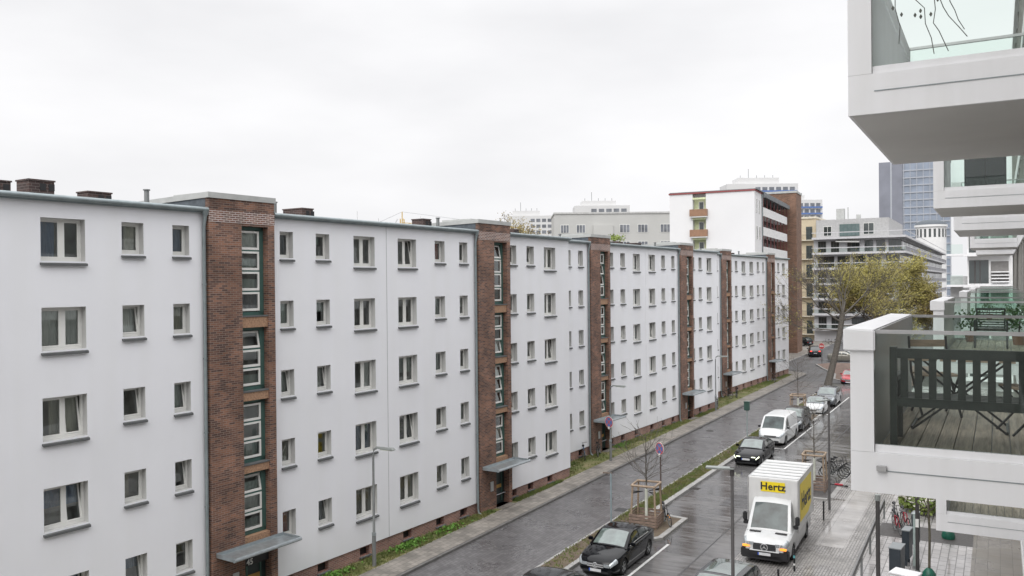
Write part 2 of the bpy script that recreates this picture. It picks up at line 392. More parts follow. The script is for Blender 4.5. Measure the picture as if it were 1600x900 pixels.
def slab(name, m, x0, y0, x1, y1, z, th=.3):
    return struct(MB().box(x0, y0, z - th, x1, y1, z).build(name, m))
def sheet(name, m, poly, z):
    return struct(MB().add([(x, y, z) for x, y in poly], [tuple(range(len(poly)))]).build(name, m))
def rect(x0, y0, x1, y1): return [(x0, y0), (x1, y0), (x1, y1), (x0, y1)]

sheet('ground', m_ground, rect(-1500, -1500, 1500, 1500), -.05)
sheet('road', m_sett, rect(-21.15, -25, -16.82, 104), .004)
sheet('wet_road', m_wet, rect(-15.45, -25, -7.9, 104), .004)
sheet('junction', m_cross, [(-70, 110), (-21.15, 111.5), (-21.15, 104.0), (-7.9, 104.0), (-7.9, 190), (-70, 190)], 0.0)
slab('pavement', m_walk, -22.65, -25, -21.30, 110.5, .125)
slab('kerb', m_kerb_dark, -21.30, -25, -21.15, 110.5, .115)
sheet('corner_pavement', m_walk, [(-22.65, 110.5), (-21.15, 110.5), (-21.4, 112.6), (-23.0, 114.0), (-36, 114.2), (-36, 110.5)], .121)
slab('far_pavement', m_walk, -70, 129, -27.1, 176, .12)
slab('far_kerb', m_kerb, -27.1, 129, -26.9, 176, .11)
# lawn sheets follow the stepped facades
sheet('lawn', m_lawn, [(-40, -25), (-22.65, -25), (-22.65, 110.5), (-40, 110.5)], .12)
# verge between the two carriageways
sheet('verge', m_soil, rect(-16.7, -25, -15.72, 98), .10)
slab('verge_edge', m_kerb, -16.82, -25, -16.70, 98.0, .105)
slab('verge_kerb', m_kerb, -15.72, 41.3, -15.42, 73.5, .125)
slab('bay_kerb', m_kerb, -15.72, -25, -15.5, 36.4, .12)
slab('bay_kerb', m_kerb, -15.72, 78.7, -15.5, 98, .12)
def island(y0, y1, x1=-13.55):
    sheet('tree_bed', m_soil, [(-15.72, y0), (x1 - .45, y0 + .15), (x1 - .22, y0 + .5), (x1 - .22, y1 - .25), (-15.72, y1 - .05)], .108)
    P = [(-15.72, y0 - .12), (x1 - .35, y0 - .12), (x1, y0 + .35), (x1, y1), (-15.42, y1 + .3)]
    Q = [(-15.72, y0 + .15), (x1 - .45, y0 + .15), (x1 - .25, y0 + .48), (x1 - .25, y1 - .22), (-15.72, y1 + .02)]
    b = MB(); k = len(P)
    vs = [(x, y, .125) for x, y in P] + [(x, y, .125) for x, y in Q] + [(x, y, -.1) for x, y in P] + [(x, y, -.1) for x, y in Q]
    fs = []
    for i in range(k - 1):
        fs += [(i, i + 1, k + i + 1, k + i), (2 * k + i, 2 * k + i + 1, i + 1, i), (k + i, k + i + 1, 3 * k + i + 1, 3 * k + i)]
    struct(b.add(vs, fs).build('island_kerb', m_kerb))
island(36.9, 41.0); island(73.9, 78.3)
# markings
def line(x0, y0, x1, y1, w=.12):
    d = Vector((x1 - x0, y1 - y0, 0)).normalized(); q = Vector((-d.y, d.x, 0)) * w / 2
    struct(MB().add([(x0 - q.x, y0 - q.y, .009), (x0 + q.x, y0 + q.y, .009), (x1 + q.x, y1 + q.y, .009), (x1 - q.x, y1 - q.y, .009)], [(0, 3, 2, 1)]).build('parking_line', m_line))
line(-13.1, 20, -13.1, 36.8); line(-13.27, 61.6, -13.27, 73.2); line(-15.3, 61.55, -13.33, 61.55); line(-13.27, 79, -13.3, 92)
line(-15.3, 31.0, -13.16, 31.0)
# right-hand side
slab('cobbled_margin', m_cobble, -9.9, -25, -7.75, 48.4, .03, .06)
slab('footpath_kerb', m_kerb, -8.1, 48.4, -7.85, 104, .125)
slab('bed_kerb', m_kerb, -9.9, 48.0, -8.1, 48.25, .12)
sheet('tree_bed', m_darkpatch, rect(-9.9, 48.25, -8.1, 52.3), .055)
slab('cobble_strip', m_cobble, -7.85, 48.4, -7.2, 104, .122)
slab('cobble_strip', m_cobble, -7.75, -25, -7.2, 48.4, .05, .1)
slab('footpath', m_slab, -7.2, 39.5, -5.95, 104, .12)
slab('footpath_cobbles', m_cobble, -7.2, 34.0, -5.95, 39.5, .118)
slab('footpath', m_slab, -7.2, -25, -5.95, 34.0, .12)
slab('footpath_cobbles', m_cobble, -5.95, -25, -5.0, 104, .118)
slab('forecourt', m_paver, -5.0, -25, -1.05, 42.35, .12)
slab('forecourt_slabs', m_paver2, -1.05, -25, .9, 60, .122)
slab('dark_setts', m_darkpatch, -5.0, 42.35, -1.05, 44.7, .118)
slab('forecourt', m_paver, -5.0, 44.7, -1.05, 104, .12)
# junction island of red gravel with kerb
isl = [(-22.6, 125.8), (-20.6, 119.9), (-18.0, 113.2), (-17.2, 107.5), (-15.0, 104.6), (-7.9, 104.2), (-7.9, 128.6), (-20.5, 129)]
sheet('gravel_island', m_dirt, isl, .09)
b = MB()
for i in range(4): b.beam((*isl[i], .05), (*isl[i + 1], .05), .22, .16)
struct(b.build('gravel_kerb', m_kerb))
# dark patches: repaired asphalt and a gully
sheet('road_patch', mat('asphalt_patch', (.035, .035, .036), .5), rect(-17.55, 40.9, -16.9, 41.6), .009)
for x_, y0_, y1_ in ((-11.35, 30, 63), (-10.6, 63, 100)):
    sheet('road_seam', MATS['asphalt_patch'], rect(x_ - .03, y0_, x_ + .03, y1_), .0085)
m_patch = wet_asphalt('newer_wet_asphalt', (.06, .058, .06), .10, .34, (.3, 1.6, 1), sc=1.6)
sheet('road_patch', m_patch, rect(-13.0, 44.5, -11.4, 47.2), .0082); sheet('road_patch', m_patch, rect(-11.3, 70, -9.2, 74.5), .0082)
for i_, (x_, y_, t_) in enumerate(((-15.2, 47.5, 'iron gully grating against the verge kerb beyond the first tree island'), (-8.35, 59.0, 'iron gully grating by the right kerb beyond the bicycle rack'))):
    gq = MB().box(x_ - .2, y_ - .25, .0, x_ + .2, y_ + .25, .011)
    for k_ in range(5): gq.box(x_ - .17, y_ - .22 + k_ * .1, .011, x_ + .17, y_ - .18 + k_ * .1, .016)
    tag(gq.build('gully_grating', mat('cast_iron', (.05, .045, .042), .5, .5)), t_, 'drain cover')
b = MB(); b.lathe([(.31, 0), (.31, .003)], T(-20.1, 66.4, .0095)); tag(b.build('manhole_cover', mat('cast_iron', (.05, .045, .042), .5, .5)), 'dark round manhole cover in the cobbled carriageway near the opposite kerb', 'manhole cover')
# ------------------------------------------------------------------ the long row of houses
B_ROT = R(3.2)
A_DIR = Vector((math.sin(B_ROT), math.cos(B_ROT), 0)); R_DIR = Vector((math.cos(B_ROT), -math.sin(B_ROT), 0))
ROWS = [14.05, 11.37, 8.68, 5.99, 3.21]
Z0, ZT = .69, 14.58

def wall_grid(mb, y0, y1, z0, z1, holes, x=0., depth=.3, reveals=True):
    ys = sorted({y0, y1, *[h[0] for h in holes], *[h[1] for h in holes]})
    zs = sorted({z0, z1, *[h[2] for h in holes], *[h[3] for h in holes]})
    for i in range(len(ys) - 1):
        for j in range(len(zs) - 1):
            cyy, czz = (ys[i] + ys[i + 1]) / 2, (zs[j] + zs[j + 1]) / 2
            if any(h[0] < cyy < h[1] and h[2] < czz < h[3] for h in holes): continue
            mb.quad((x, ys[i], zs[j]), (x, ys[i + 1], zs[j]), (x, ys[i + 1], zs[j + 1]), (x, ys[i], zs[j + 1]))
    for a, c, lo, hi in (holes if reveals else []):
        d = x - depth
        mb.quad((x, a, lo), (x, a, hi), (d, a, hi), (d, a, lo)); mb.quad((x, c, lo), (d, c, lo), (d, c, hi), (x, c, hi))
        mb.quad((x, a, hi), (x, c, hi), (d, c, hi), (d, a, hi)); mb.quad((x, a, lo), (d, a, lo), (d, c, lo), (x, c, lo))

def make_window(house, y0, y1, z0, z1, kind, rr, near=True):
    """frame (a part) with sill, pane, sash and curtain as its pieces"""
    x = -.27; fwid = .07; w = y1 - y0
    f = MB()
    f.box(x - .05, y0, z0, x + .02, y0 + fwid, z1); f.box(x - .05, y1 - fwid, z0, x + .02, y1, z1)
    f.box(x - .05, y0 + fwid, z0, x + .02, y1 - fwid, z0 + fwid + .02); f.box(x - .05, y0 + fwid, z1 - fwid, x + .02, y1 - fwid, z1)
    bays = [(y0 + fwid, y1 - fwid)]
    if kind == 'd':
        mid = (y0 + y1) / 2 + .06
        f.box(x - .05, mid - .06, z0 + fwid, x + .025, mid + .06, z1 - fwid)
        bays = [(y0 + fwid, mid - .06), (mid + .06, y1 - fwid)]
    fo = f.build('window', upvc, house)
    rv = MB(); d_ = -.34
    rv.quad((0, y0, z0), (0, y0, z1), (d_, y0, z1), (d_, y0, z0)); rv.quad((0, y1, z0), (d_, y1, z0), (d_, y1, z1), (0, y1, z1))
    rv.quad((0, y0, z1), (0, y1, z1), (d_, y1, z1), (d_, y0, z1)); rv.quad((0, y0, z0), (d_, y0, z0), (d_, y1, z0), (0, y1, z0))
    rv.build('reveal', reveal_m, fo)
    tilt = rr.random() < .33
    for bi, (a, c) in enumerate(bays):
        tl = tilt and bi == len(bays) - 1
        zz0, zz1 = z0 + fwid + .02, z1 - fwid
        M = T(x - .02, 0, zz0) @ RY(-R(9) if tl else 0)
        H = zz1 - zz0
        sf = .045
        sb = MB()
        sb.box(0, a, 0, .045, a + sf, H); sb.box(0, c - sf, 0, .045, c, H); sb.box(0, a + sf, 0, .045, c - sf, sf); sb.box(0, a + sf, H - sf, .045, c - sf, H)
        so_ = sb.build('sash', upvc, fo); so_.data.transform(M)
        po = MB().quad((.02, a + sf, sf), (.02, c - sf, sf), (.02, c - sf, H - sf), (.02, a + sf, H - sf)).build('pane', winglass, fo)
        po.data.transform(M)
    st = rr.random()
    xs = x - .10 - (.14 if tilt else 0)
    if st < .93:
        cm = CURT[rr.choice([0, 0, 0, 1, 1, 1, 2, 2, 3, 3, 4, 4, 5, 6])]
        full = rr.random() < .72
        a, c = y0 + .02, y1 - .02
        if not full:
            if rr.random() < .5: c = a + w * rr.uniform(.3, .7)
            else: a = c - w * rr.uniform(.3, .7)
        lo = z0 + .02 if rr.random() < .85 else z0 + (z1 - z0) * rr.uniform(.3, .6)
        cb = MB(); N = max(6, int((c - a) / .05))
        pts = [(xs + .022 * math.sin(k * 2.1 + rr.random()), a + (c - a) * k / N) for k in range(N + 1)]
        for k in range(N): cb.quad((pts[k][0], pts[k][1], lo), (pts[k + 1][0], pts[k + 1][1], lo), (pts[k + 1][0], pts[k + 1][1], z1), (pts[k][0], pts[k][1], z1))
        cb.build('curtain', cm, fo, smooth=True)
    s = MB()
    s.add([(-.23, y0 - .03, z0 + .0), (-.23, y1 + .03, z0), (.09, y1 + .03, z0 - .07), (.09, y0 - .03, z0 - .07),
           (-.23, y0 - .03, z0 - .03), (-.23, y1 + .03, z0 - .03), (.09, y1 + .03, z0 - .145), (.09, y0 - .03, z0 - .145)],
          [(0, 3, 2, 1), (4, 5, 6, 7), (0, 1, 5, 4), (1, 2, 6, 5), (2, 3, 7, 6), (3, 0, 4, 7)])
    s.build('sill', sillm, fo)
    return fo

def row_house(label, s0, X, cols, hl, hr, dz, chim, pipes, number=None, seam=True, seed=1, end_pipe=True, bikes=False):
    rr = random.Random(seed)
    P = A_DIR * s0 - R_DIR * X
    h = thing('row_house', label, 'house', (P.x, P.y, 0), -B_ROT, 'white houses of the long brick-towered row')
    dep = 10.5
    TW = 1.47
    rows = [z + dz for z in ROWS]
    holes = {0: [], 1: []}; wins = []
    for a, c, k in cols:
        for zt in rows:
            hh = 1.29 if k == 'd' else 1.02
            side = 0 if a < 0 else 1
            holes[side].append((a, c, zt - hh, zt)); wins.append((a, c, zt - hh, zt, k))
    zt_ = ZT + dz; z0_ = Z0 + dz * .5
    w = MB()
    wall_grid(w, -hl, -TW, z0_, zt_, holes[0], reveals=False); wall_grid(w, TW, hr, z0_, zt_, holes[1], reveals=False)
    w.quad((0, -hl, z0_), (0, -hl, zt_), (-dep, -hl, zt_), (-dep, -hl, z0_)); w.quad((0, hr, z0_), (-dep, hr, z0_), (-dep, hr, zt_), (0, hr, zt_))
    w.quad((-dep, -hl, z0_), (-dep, -hl, zt_), (-dep, hr, zt_), (-dep, hr, z0_))
    w.quad((0, -hl, z0_), (-dep, -hl, z0_), (-dep, hr, z0_), (0, hr, z0_))
    w.build('wall', plaster, h)
    # dim rooms behind the windows
    ib = MB(); ib.quad((-.9, -hl + .05, z0_ + .05), (-.9, hr - .05, z0_ + .05), (-.9, hr - .05, zt_ - .05), (-.9, -hl + .05, zt_ - .05))
    for zt in rows:
        zf = zt + .35
        for a, c in ((-hl + .05, -TW - .05), (TW + .05, hr - .05)):
            ib.box(-.88, a, zf, -.32, c, zf + .05)
    ib.build('room_lining', inner, h)
    # plinth with cellar lights
    ph = {0: [], 1: []}
    for a, c, k in cols:
        m_ = (a + c) / 2 - .1; ph[0 if a < 0 else 1].append((m_ - .3, m_ + .3, .26, z0_ - .06))
    pl = MB()
    wall_grid(pl, -hl, -TW, -.1, z0_, ph[0], x=-.06, depth=.22)
    pl.quad((-.06, -hl, -.1), (-.06, -hl, z0_), (-dep, -hl, z0_), (-dep, -hl, -.1)); pl.build('plinth', brick_plinth, h)
    pl = MB()
    wall_grid(pl, TW, hr, -.1, z0_, ph[1], x=-.06, depth=.22)
    pl.quad((-.06, hr, -.1), (-dep, hr, -.1), (-dep, hr, z0_), (-.06, hr, z0_)); pl.build('plinth', brick_plinth, h)
    for q in ph[0] + ph[1]:
        MB().box(-.3, q[0] + .001, q[2] + .001, -.272, q[1] - .001, q[3] - .001).build('cellar_window', blackp, h)
        MB().box(-.25, q[0] - .05, q[2] - .05, .05, q[1] + .05, q[2] - .004).build('cellar_sill', sillm, h)
    # roof with gutter
    rf = MB().add([(.10, -hl, zt_ + .001), (.10, hr, zt_ + .001), (-dep, hr, zt_ + .001), (-dep, -hl, zt_ + .001),
                   (.10, -hl, zt_ + .10), (.10, hr, zt_ + .10), (-5, hr, zt_ + .30), (-5, -hl, zt_ + .30), (-dep, hr, zt_ + .1), (-dep, -hl, zt_ + .1)],
                  [(0, 3, 2, 1), (4, 5, 6, 7), (7, 6, 8, 9), (0, 1, 5, 4), (0, 4, 7, 9, 3), (1, 2, 8, 6, 5), (2, 3, 9, 8)]).build('roof', roof_felt, h)
    for a, c in ((-hl + .0, -TW - .02), (TW + .02, hr)):
        g = MB(); g.tube([(.17, a, zt_ + .07), (.17, c, zt_ + .07)], .085, 10); g.box(.0, a, zt_ - .05, .12, c, zt_ + .0); g.box(-.02, a, zt_ + .10, .2, c, zt_ + .14)
        g.build('gutter', zinc, h, smooth=True, angle=50)
    for (y0, y1, zt, xx, wd) in chim:
        zt += .12
        cw = (y1 - y0)
        c_ = MB().box(xx - wd, y0, zt_ + .15, xx, y1, zt - .05).box(xx - wd - .03, y0 - .03, zt - .05, xx + .03, y1 + .03, zt).build('chimney', brick_dark, rf)
        m_ = (y0 + y1) / 2
        for k in (-1, 1):
            MB().box(xx - .02, m_ + cw * .22 + k * .14 - .095, zt - .34, xx + .012, m_ + cw * .22 + k * .14 + .095, zt - .12).build('flue_opening', blackp, rf)
    for (y, zt, xx) in pipes:
        MB().tube([(xx, y, zt_), (xx, y, zt)], .085, 10).lathe([(.12, 0), (.12, .04)], T(xx, y, zt)).build('vent_pipe', galv, rf, smooth=True)
    # stair tower of brick, with the recessed stair window slot
    PX = .2; SL0, SL1 = -.06, 1.16; ztop = 15.08 + dz * .4
    t = MB()
    wall_grid(t, -TW, TW, -.1, ztop, [(SL0, SL1, .14, 14.16)], x=PX, depth=.55)
    t.quad((PX, -TW, -.1), (PX, -TW, ztop), (-4.6, -TW, ztop), (-4.6, -TW, -.1)); t.quad((PX, TW, -.1), (-4.6, TW, -.1), (-4.6, TW, ztop), (PX, TW, ztop))
    tw = t.build('stair_tower', brick, h)
    MB().box(PX - .02, -TW - .003, 14.24, PX + .012, TW + .003, 14.66).build('brick_band', brick_white_joint, tw)
    MB().box(-4.6, -TW - .006, zt_ + .12, .02, -TW + .01, ztop - .02).build('slate_cheek', slate, tw); MB().box(-4.6, TW - .01, zt_ + .12, .02, TW + .006, ztop - .02).build('slate_cheek', slate, tw)
    # the cap falls towards the back
    cp = MB(); a = TW + .05
    cp.add([(PX + .04, -a, ztop), (PX + .04, a, ztop), (-4.7, a, ztop - .1), (-4.7, -a, ztop - .1), (PX + .04, -a, ztop + .2), (PX + .04, a, ztop + .2), (-4.7, a, ztop + .08), (-4.7, -a, ztop + .08)],
           [(0, 3, 2, 1), (4, 5, 6, 7), (0, 1, 5, 4), (1, 2, 6, 5), (2, 3, 7, 6), (3, 0, 4, 7)])
    cp.box(-2.6, -.9, ztop + .15, -.7, -.1, ztop + .30); cp.box(-2.4, .2, ztop + .15, -1.0, 1.0, ztop + .26)
    cp.build('tower_cap', conc_cap, tw)
    gx = PX - .28
    groups = [(10.86, 14.15, 4), (8.08, 10.42, 3), (5.39, 7.72, 3), (2.72, 5.06, 3)]
    for (a0, a1, n_) in groups:
        fr = MB(); e = .07
        fr.box(gx - .06, SL0 + .004, a0, gx, SL1 - .004, a0 + .14); fr.box(gx - .06, SL0 + .004, a1 - .12, gx, SL1 - .004, a1)
        fr.box(gx - .06, SL0 + .004, a0, gx, SL0 + .1, a1); fr.box(gx - .06, SL1 - .22, a0, gx, SL1 - .004, a1)
        fo = fr.build('stair_window', greenf, tw)
        H = (a1 - .12 - a0 - .14) / n_
        for k in range(n_):
            z_ = a0 + .14 + k * H; ya, yb = SL0 + .1, SL1 - .22
            tl = rr.random() < .18
            M = T(gx - .03, 0, z_ + .03) @ RY(-R(10) if tl else 0)
            hh = H - .06; s_ = .075
            sb = MB().box(0, ya, 0, .06, ya + s_, hh).box(0, yb - s_, 0, .06, yb, hh).box(0, ya + s_, 0, .06, yb - s_, s_ + .015).box(0, ya + s_, hh - s_, .06, yb - s_, hh)
            so_ = sb.build('sash', upvc, fo); so_.data.transform(M)
            po = MB().quad((.03, ya + s_, s_), (.03, yb - s_, s_), (.03, yb - s_, hh - s_), (.03, ya + s_, hh - s_)).build('pane', winglass, fo); po.data.transform(M)
            if rr.random() < .6:
                cb = MB(); N = 14; lo = z_ + .08; up_ = z_ + H * (.95 if rr.random() < .5 else .6)
                pts = [(gx - .12 + .02 * math.sin(q * 2.2), ya + (yb - ya) * q / N) for q in range(N + 1)]
                for q in range(N): cb.quad((pts[q][0], pts[q][1], lo), (pts[q + 1][0], pts[q + 1][1], lo), (pts[q + 1][0], pts[q + 1][1], up_), (pts[q][0], pts[q][1], up_))
                cb.build('curtain', CURT[rr.choice([0, 1, 2])], fo, smooth=True)
            if k: MB().box(gx - .03, ya, z_ - .03, gx + .02, yb, z_ + .03).build('transom', greenf, fo)
    for lo, hi in ((10.42, 10.86), (7.72, 8.08), (5.06, 5.39)):
        MB().box(gx - .1, SL0 + .002, lo, PX - .06, SL1 - .002, hi - .05).build('spandrel', brick_soldier, tw)
        MB().box(gx - .1, SL0 + .002, hi - .05, PX - .03, SL1 - .002, hi).build('spandrel_sill', sillm, tw)
    MB().box(gx - .1, SL0 + .002, 2.42, PX - .06, SL1 - .002, 2.72).build('spandrel', brick_soldier, tw)
    ib = MB().box(gx - .9, SL0, .1, gx - .85, SL1, 14.2); ib.build('stair_lining', inner, tw)
    # canopy
    cn_ = MB(); c0, c1 = -1.32, 1.75
    cn_.box(PX + .002, c0, 2.36, PX + .95, c1, 2.42); cn_.tube([(PX + .96, c0, 2.41), (PX + .96, c1, 2.41)], .07, 8)
    cn_.box(PX + .002, c0, 2.42, PX + .92, c0 + .03, 2.5); cn_.box(PX + .002, c1 - .03, 2.42, PX + .92, c1, 2.5)
    cn_.box(PX + .002, c0, 2.42, PX + .03, c1, 2.52);
    cn_.build('canopy', zinc_light, h, smooth=True)
    # door
    d = MB().box(gx - .12, SL0 + .003, .16, gx - .06, SL1 - .003, 2.4).build('door', door_dark, h)
    MB().box(gx - .06, SL0 + .28, .3, gx - .03, SL0 + .36, 2.2).box(gx - .06, SL1 - .3, .3, gx - .03, SL1 - .22, 2.2).build('door_rail', greenf, d)
    MB().box(gx - .06, SL0 + .36, 1.02, gx - .035, SL1 - .3, 1.2).build('letter_plate', mat('ochre_panel', (.45, .26, .07), .5), d)
    MB().box(PX + .001, -.62, 1.1, PX + .03, -.36, 1.6).build('bell_panel', mat('steel_panel', (.45, .46, .46), .4, .6), h)
    MB().box(PX - .5, SL0 - .05, -.1, PX + .45, SL1 + .1, .14).build('doorstep', m_walk, h)
    if number:
        text_mesh(number, .30, T(gx + .13, .27, 1.74) @ RZ(R(90)) @ RX(R(90)), 'house_number', sign_white, h, .01, .006)
        MB().box(gx + .02, SL0 + .003, 1.62, gx + .12, SL1 - .003, 2.35).build('number_fascia', blackp, h)
    # rainwater pipe beside the tower
    y = -TW - .12
    dp = MB().tube([(.17, y, zt_ + .05), (.17, y, zt_ - .12), (.09, y, zt_ - .5), (.09, y, .45), (.14, y, .2), (.3, y + .02, .12)], .06, 10)
    dp.tube([(.17, y, zt_ + .02), (.17, y, zt_ - .16)], [.13, .07], 10)
    for z_ in (1.6, 4.2, 6.8, 9.4, 12.): dp.tube([(.09, y, z_), (.09, y, z_ + .05)], .075, 10)
    dp.build('downpipe', zinc, h, smooth=True)
    if seam: MB().box(-.002, hr - .03, z0_, .006, hr - .004, zt_ - .05).build('wall_joint', mat('joint_grey', (.45, .45, .46), .8), h)
    for i, (a, c, lo, hi, k) in enumerate(wins): make_window(h, a, c, lo, hi, k, rr)
    return h

HOUSES = []
HOUSES.append(row_house('white plastered house with number 45 over its door, nearest in the brick-towered row', 20.5, 25.3,
    [(-10.0, -8.7, 'd'), (-7.2, -5.84, 'd'), (-4.63, -3.86, 's'), (-2.78, -2.13, 's'), (1.9, 2.57, 's'), (3.78, 4.53, 's'), (5.95, 7.26, 'd')], 13.5, 8.04, 0,
    [(-7.9, -6.94, 15.19, -2.2, .75), (-6.39, -5.58, 15.32, -2.2, .75), (-4.45, -3.61, 15.10, -2.2, .65), (5.12, 5.75, 15.2, -2.2, 1.2)], [(-2.6, 15.35, -1.7), (3.16, 15.35, -1.7)], '45', True, 3))
HOUSES.append(row_house('white house between the first wall joint and the first facade step, second brick stair tower', 36.83, 25.3,
    [(-7.53, -6.23, 'd'), (-4.84, -4.06, 's'), (-2.87, -2.18, 's'), (1.77, 2.4, 's'), (3.46, 4.25, 's'), (5.36, 6.67, 'd')], 8.28, 8.27, 0,
    [(-2.99, -2.36, 15.22, -2.2, .74), (5.5, 6.1, 15.1, -2.2, 1.2)], [(-2.4, 15.35, -1.7)], None, False, 5))
HOUSES.append(row_house('white house set back just past the first facade step, bicycles leaning by its doorway', 53.0, 27.35,
    [(-7.3, -6.0, 'd'), (-4.6, -3.95, 's'), (-2.92, -2.25, 's'), (1.68, 2.37, 's'), (3.54, 4.33, 's'), (5.71, 6.98, 'd')], 7.72, 8.0, .08,
    [(5.2, 6.4, 15.2, -2.4, 1.2), (6.9, 7.9, 15.1, -2.6, 1.0)], [(-2.4, 15.3, -1.7)], None, False, 8))
HOUSES.append(row_house('white house whose end forms the second facade step, fourth brick stair tower from the left', 69.2, 27.35,
    [(-7.6, -6.35, 'd'), (-5.1, -4.32, 's'), (-3.0, -2.3, 's'), (1.6, 2.25, 's'), (3.25, 4.05, 's'), (5.26, 6.55, 'd')], 8.18, 8.1, .08,
    [(-4.2, -3.2, 15.15, -2.6, 1.0)], [(-2.4, 15.3, -1.7)], None, False, 9))
HOUSES.append(row_house('white house set back past the second facade step, next to last in the row', 85.75, 29.5,
    [(-7.4, -6.1, 'd'), (-4.8, -4.0, 's'), (-2.95, -2.25, 's'), (1.62, 2.2, 's'), (3.2, 4.02, 's'), (5.45, 6.77, 'd')], 8.4, 7.65, .12,
    [(4.6, 5.6, 15.25, -3.4, 1.0)], [(-2.4, 15.3, -1.7)], None, False, 10))
HOUSES.append(row_house('last white house at the far end of the row, beside the junction', 101.8, 29.5,
    [(-7.8, -6.48, 'd'), (-5.1, -4.3, 's'), (-3.0, -2.35, 's'), (1.65, 2.3, 's'), (3.2, 4.0, 's'), (5.26, 6.5, 'd')], 8.38, 8.13, .12,
    [(-3.6, -2.7, 15.25, -3.4, 1.0)], [(-6.3, 15.4, -1.7)], None, False, 12))
# ------------------------------------------------------------------ vehicles
def pchip(cp):
    xs = np.array([c[0] for c in cp], float); ys = np.array([c[1] for c in cp], float)
    h = np.diff(xs); d = np.diff(ys) / h; m = np.zeros(len(xs))
    m[0], m[-1] = d[0], d[-1]
    for i in range(1, len(xs) - 1):
        if d[i - 1] * d[i] > 0:
            w1, w2 = 2 * h[i] + h[i - 1], h[i] + 2 * h[i - 1]; m[i] = (w1 + w2) / (w1 / d[i - 1] + w2 / d[i])
    def f(x):
        x = min(max(x, xs[0]), xs[-1]); i = int(np.searchsorted(xs, x) - 1); i = min(max(i, 0), len(h) - 1)
        t = (x - xs[i]) / h[i]
        return float((2 * t**3 - 3 * t**2 + 1) * ys[i] + (t**3 - 2 * t**2 + t) * h[i] * m[i] + (-2 * t**3 + 3 * t**2) * ys[i + 1] + (t**3 - t**2) * h[i] * m[i + 1])
    return f

def wheel_tree(car, x, y, r, side, wdt=.21, steel=False):
    M = T(x, y, r) @ RY(R(90) * side)
    t = MB().lathe([(r * .66, -wdt / 2), (r * .93, -wdt / 2), (r, -wdt / 2 + .04), (r, wdt / 2 - .04), (r * .94, wdt / 2), (r * .68, wdt / 2), (r * .66, wdt / 2 - .03)], M, 28).build('wheel', tyre, car, smooth=True)
    b = MB().lathe([(r * .67, wdt / 2 - .10), (r * .67, wdt / 2 - .02), (r * .61, wdt / 2 - .01), (r * .60, wdt / 2 - .09), (.02, wdt / 2 - .09)], M, 24)
    for k in range(5):
        a = 2 * PI * k / 5
        Q = M @ RZ(a) @ T(r * .32, 0, wdt / 2 - .035); b.mbox(Q, r * .58, r * .17, .03)
    b.lathe([(r * .15, wdt / 2 - .08), (r * .15, wdt / 2 - .01), (.01, wdt / 2)], M, 12)
    b.build('rim', galv if steel else rim_m, t, smooth=True)

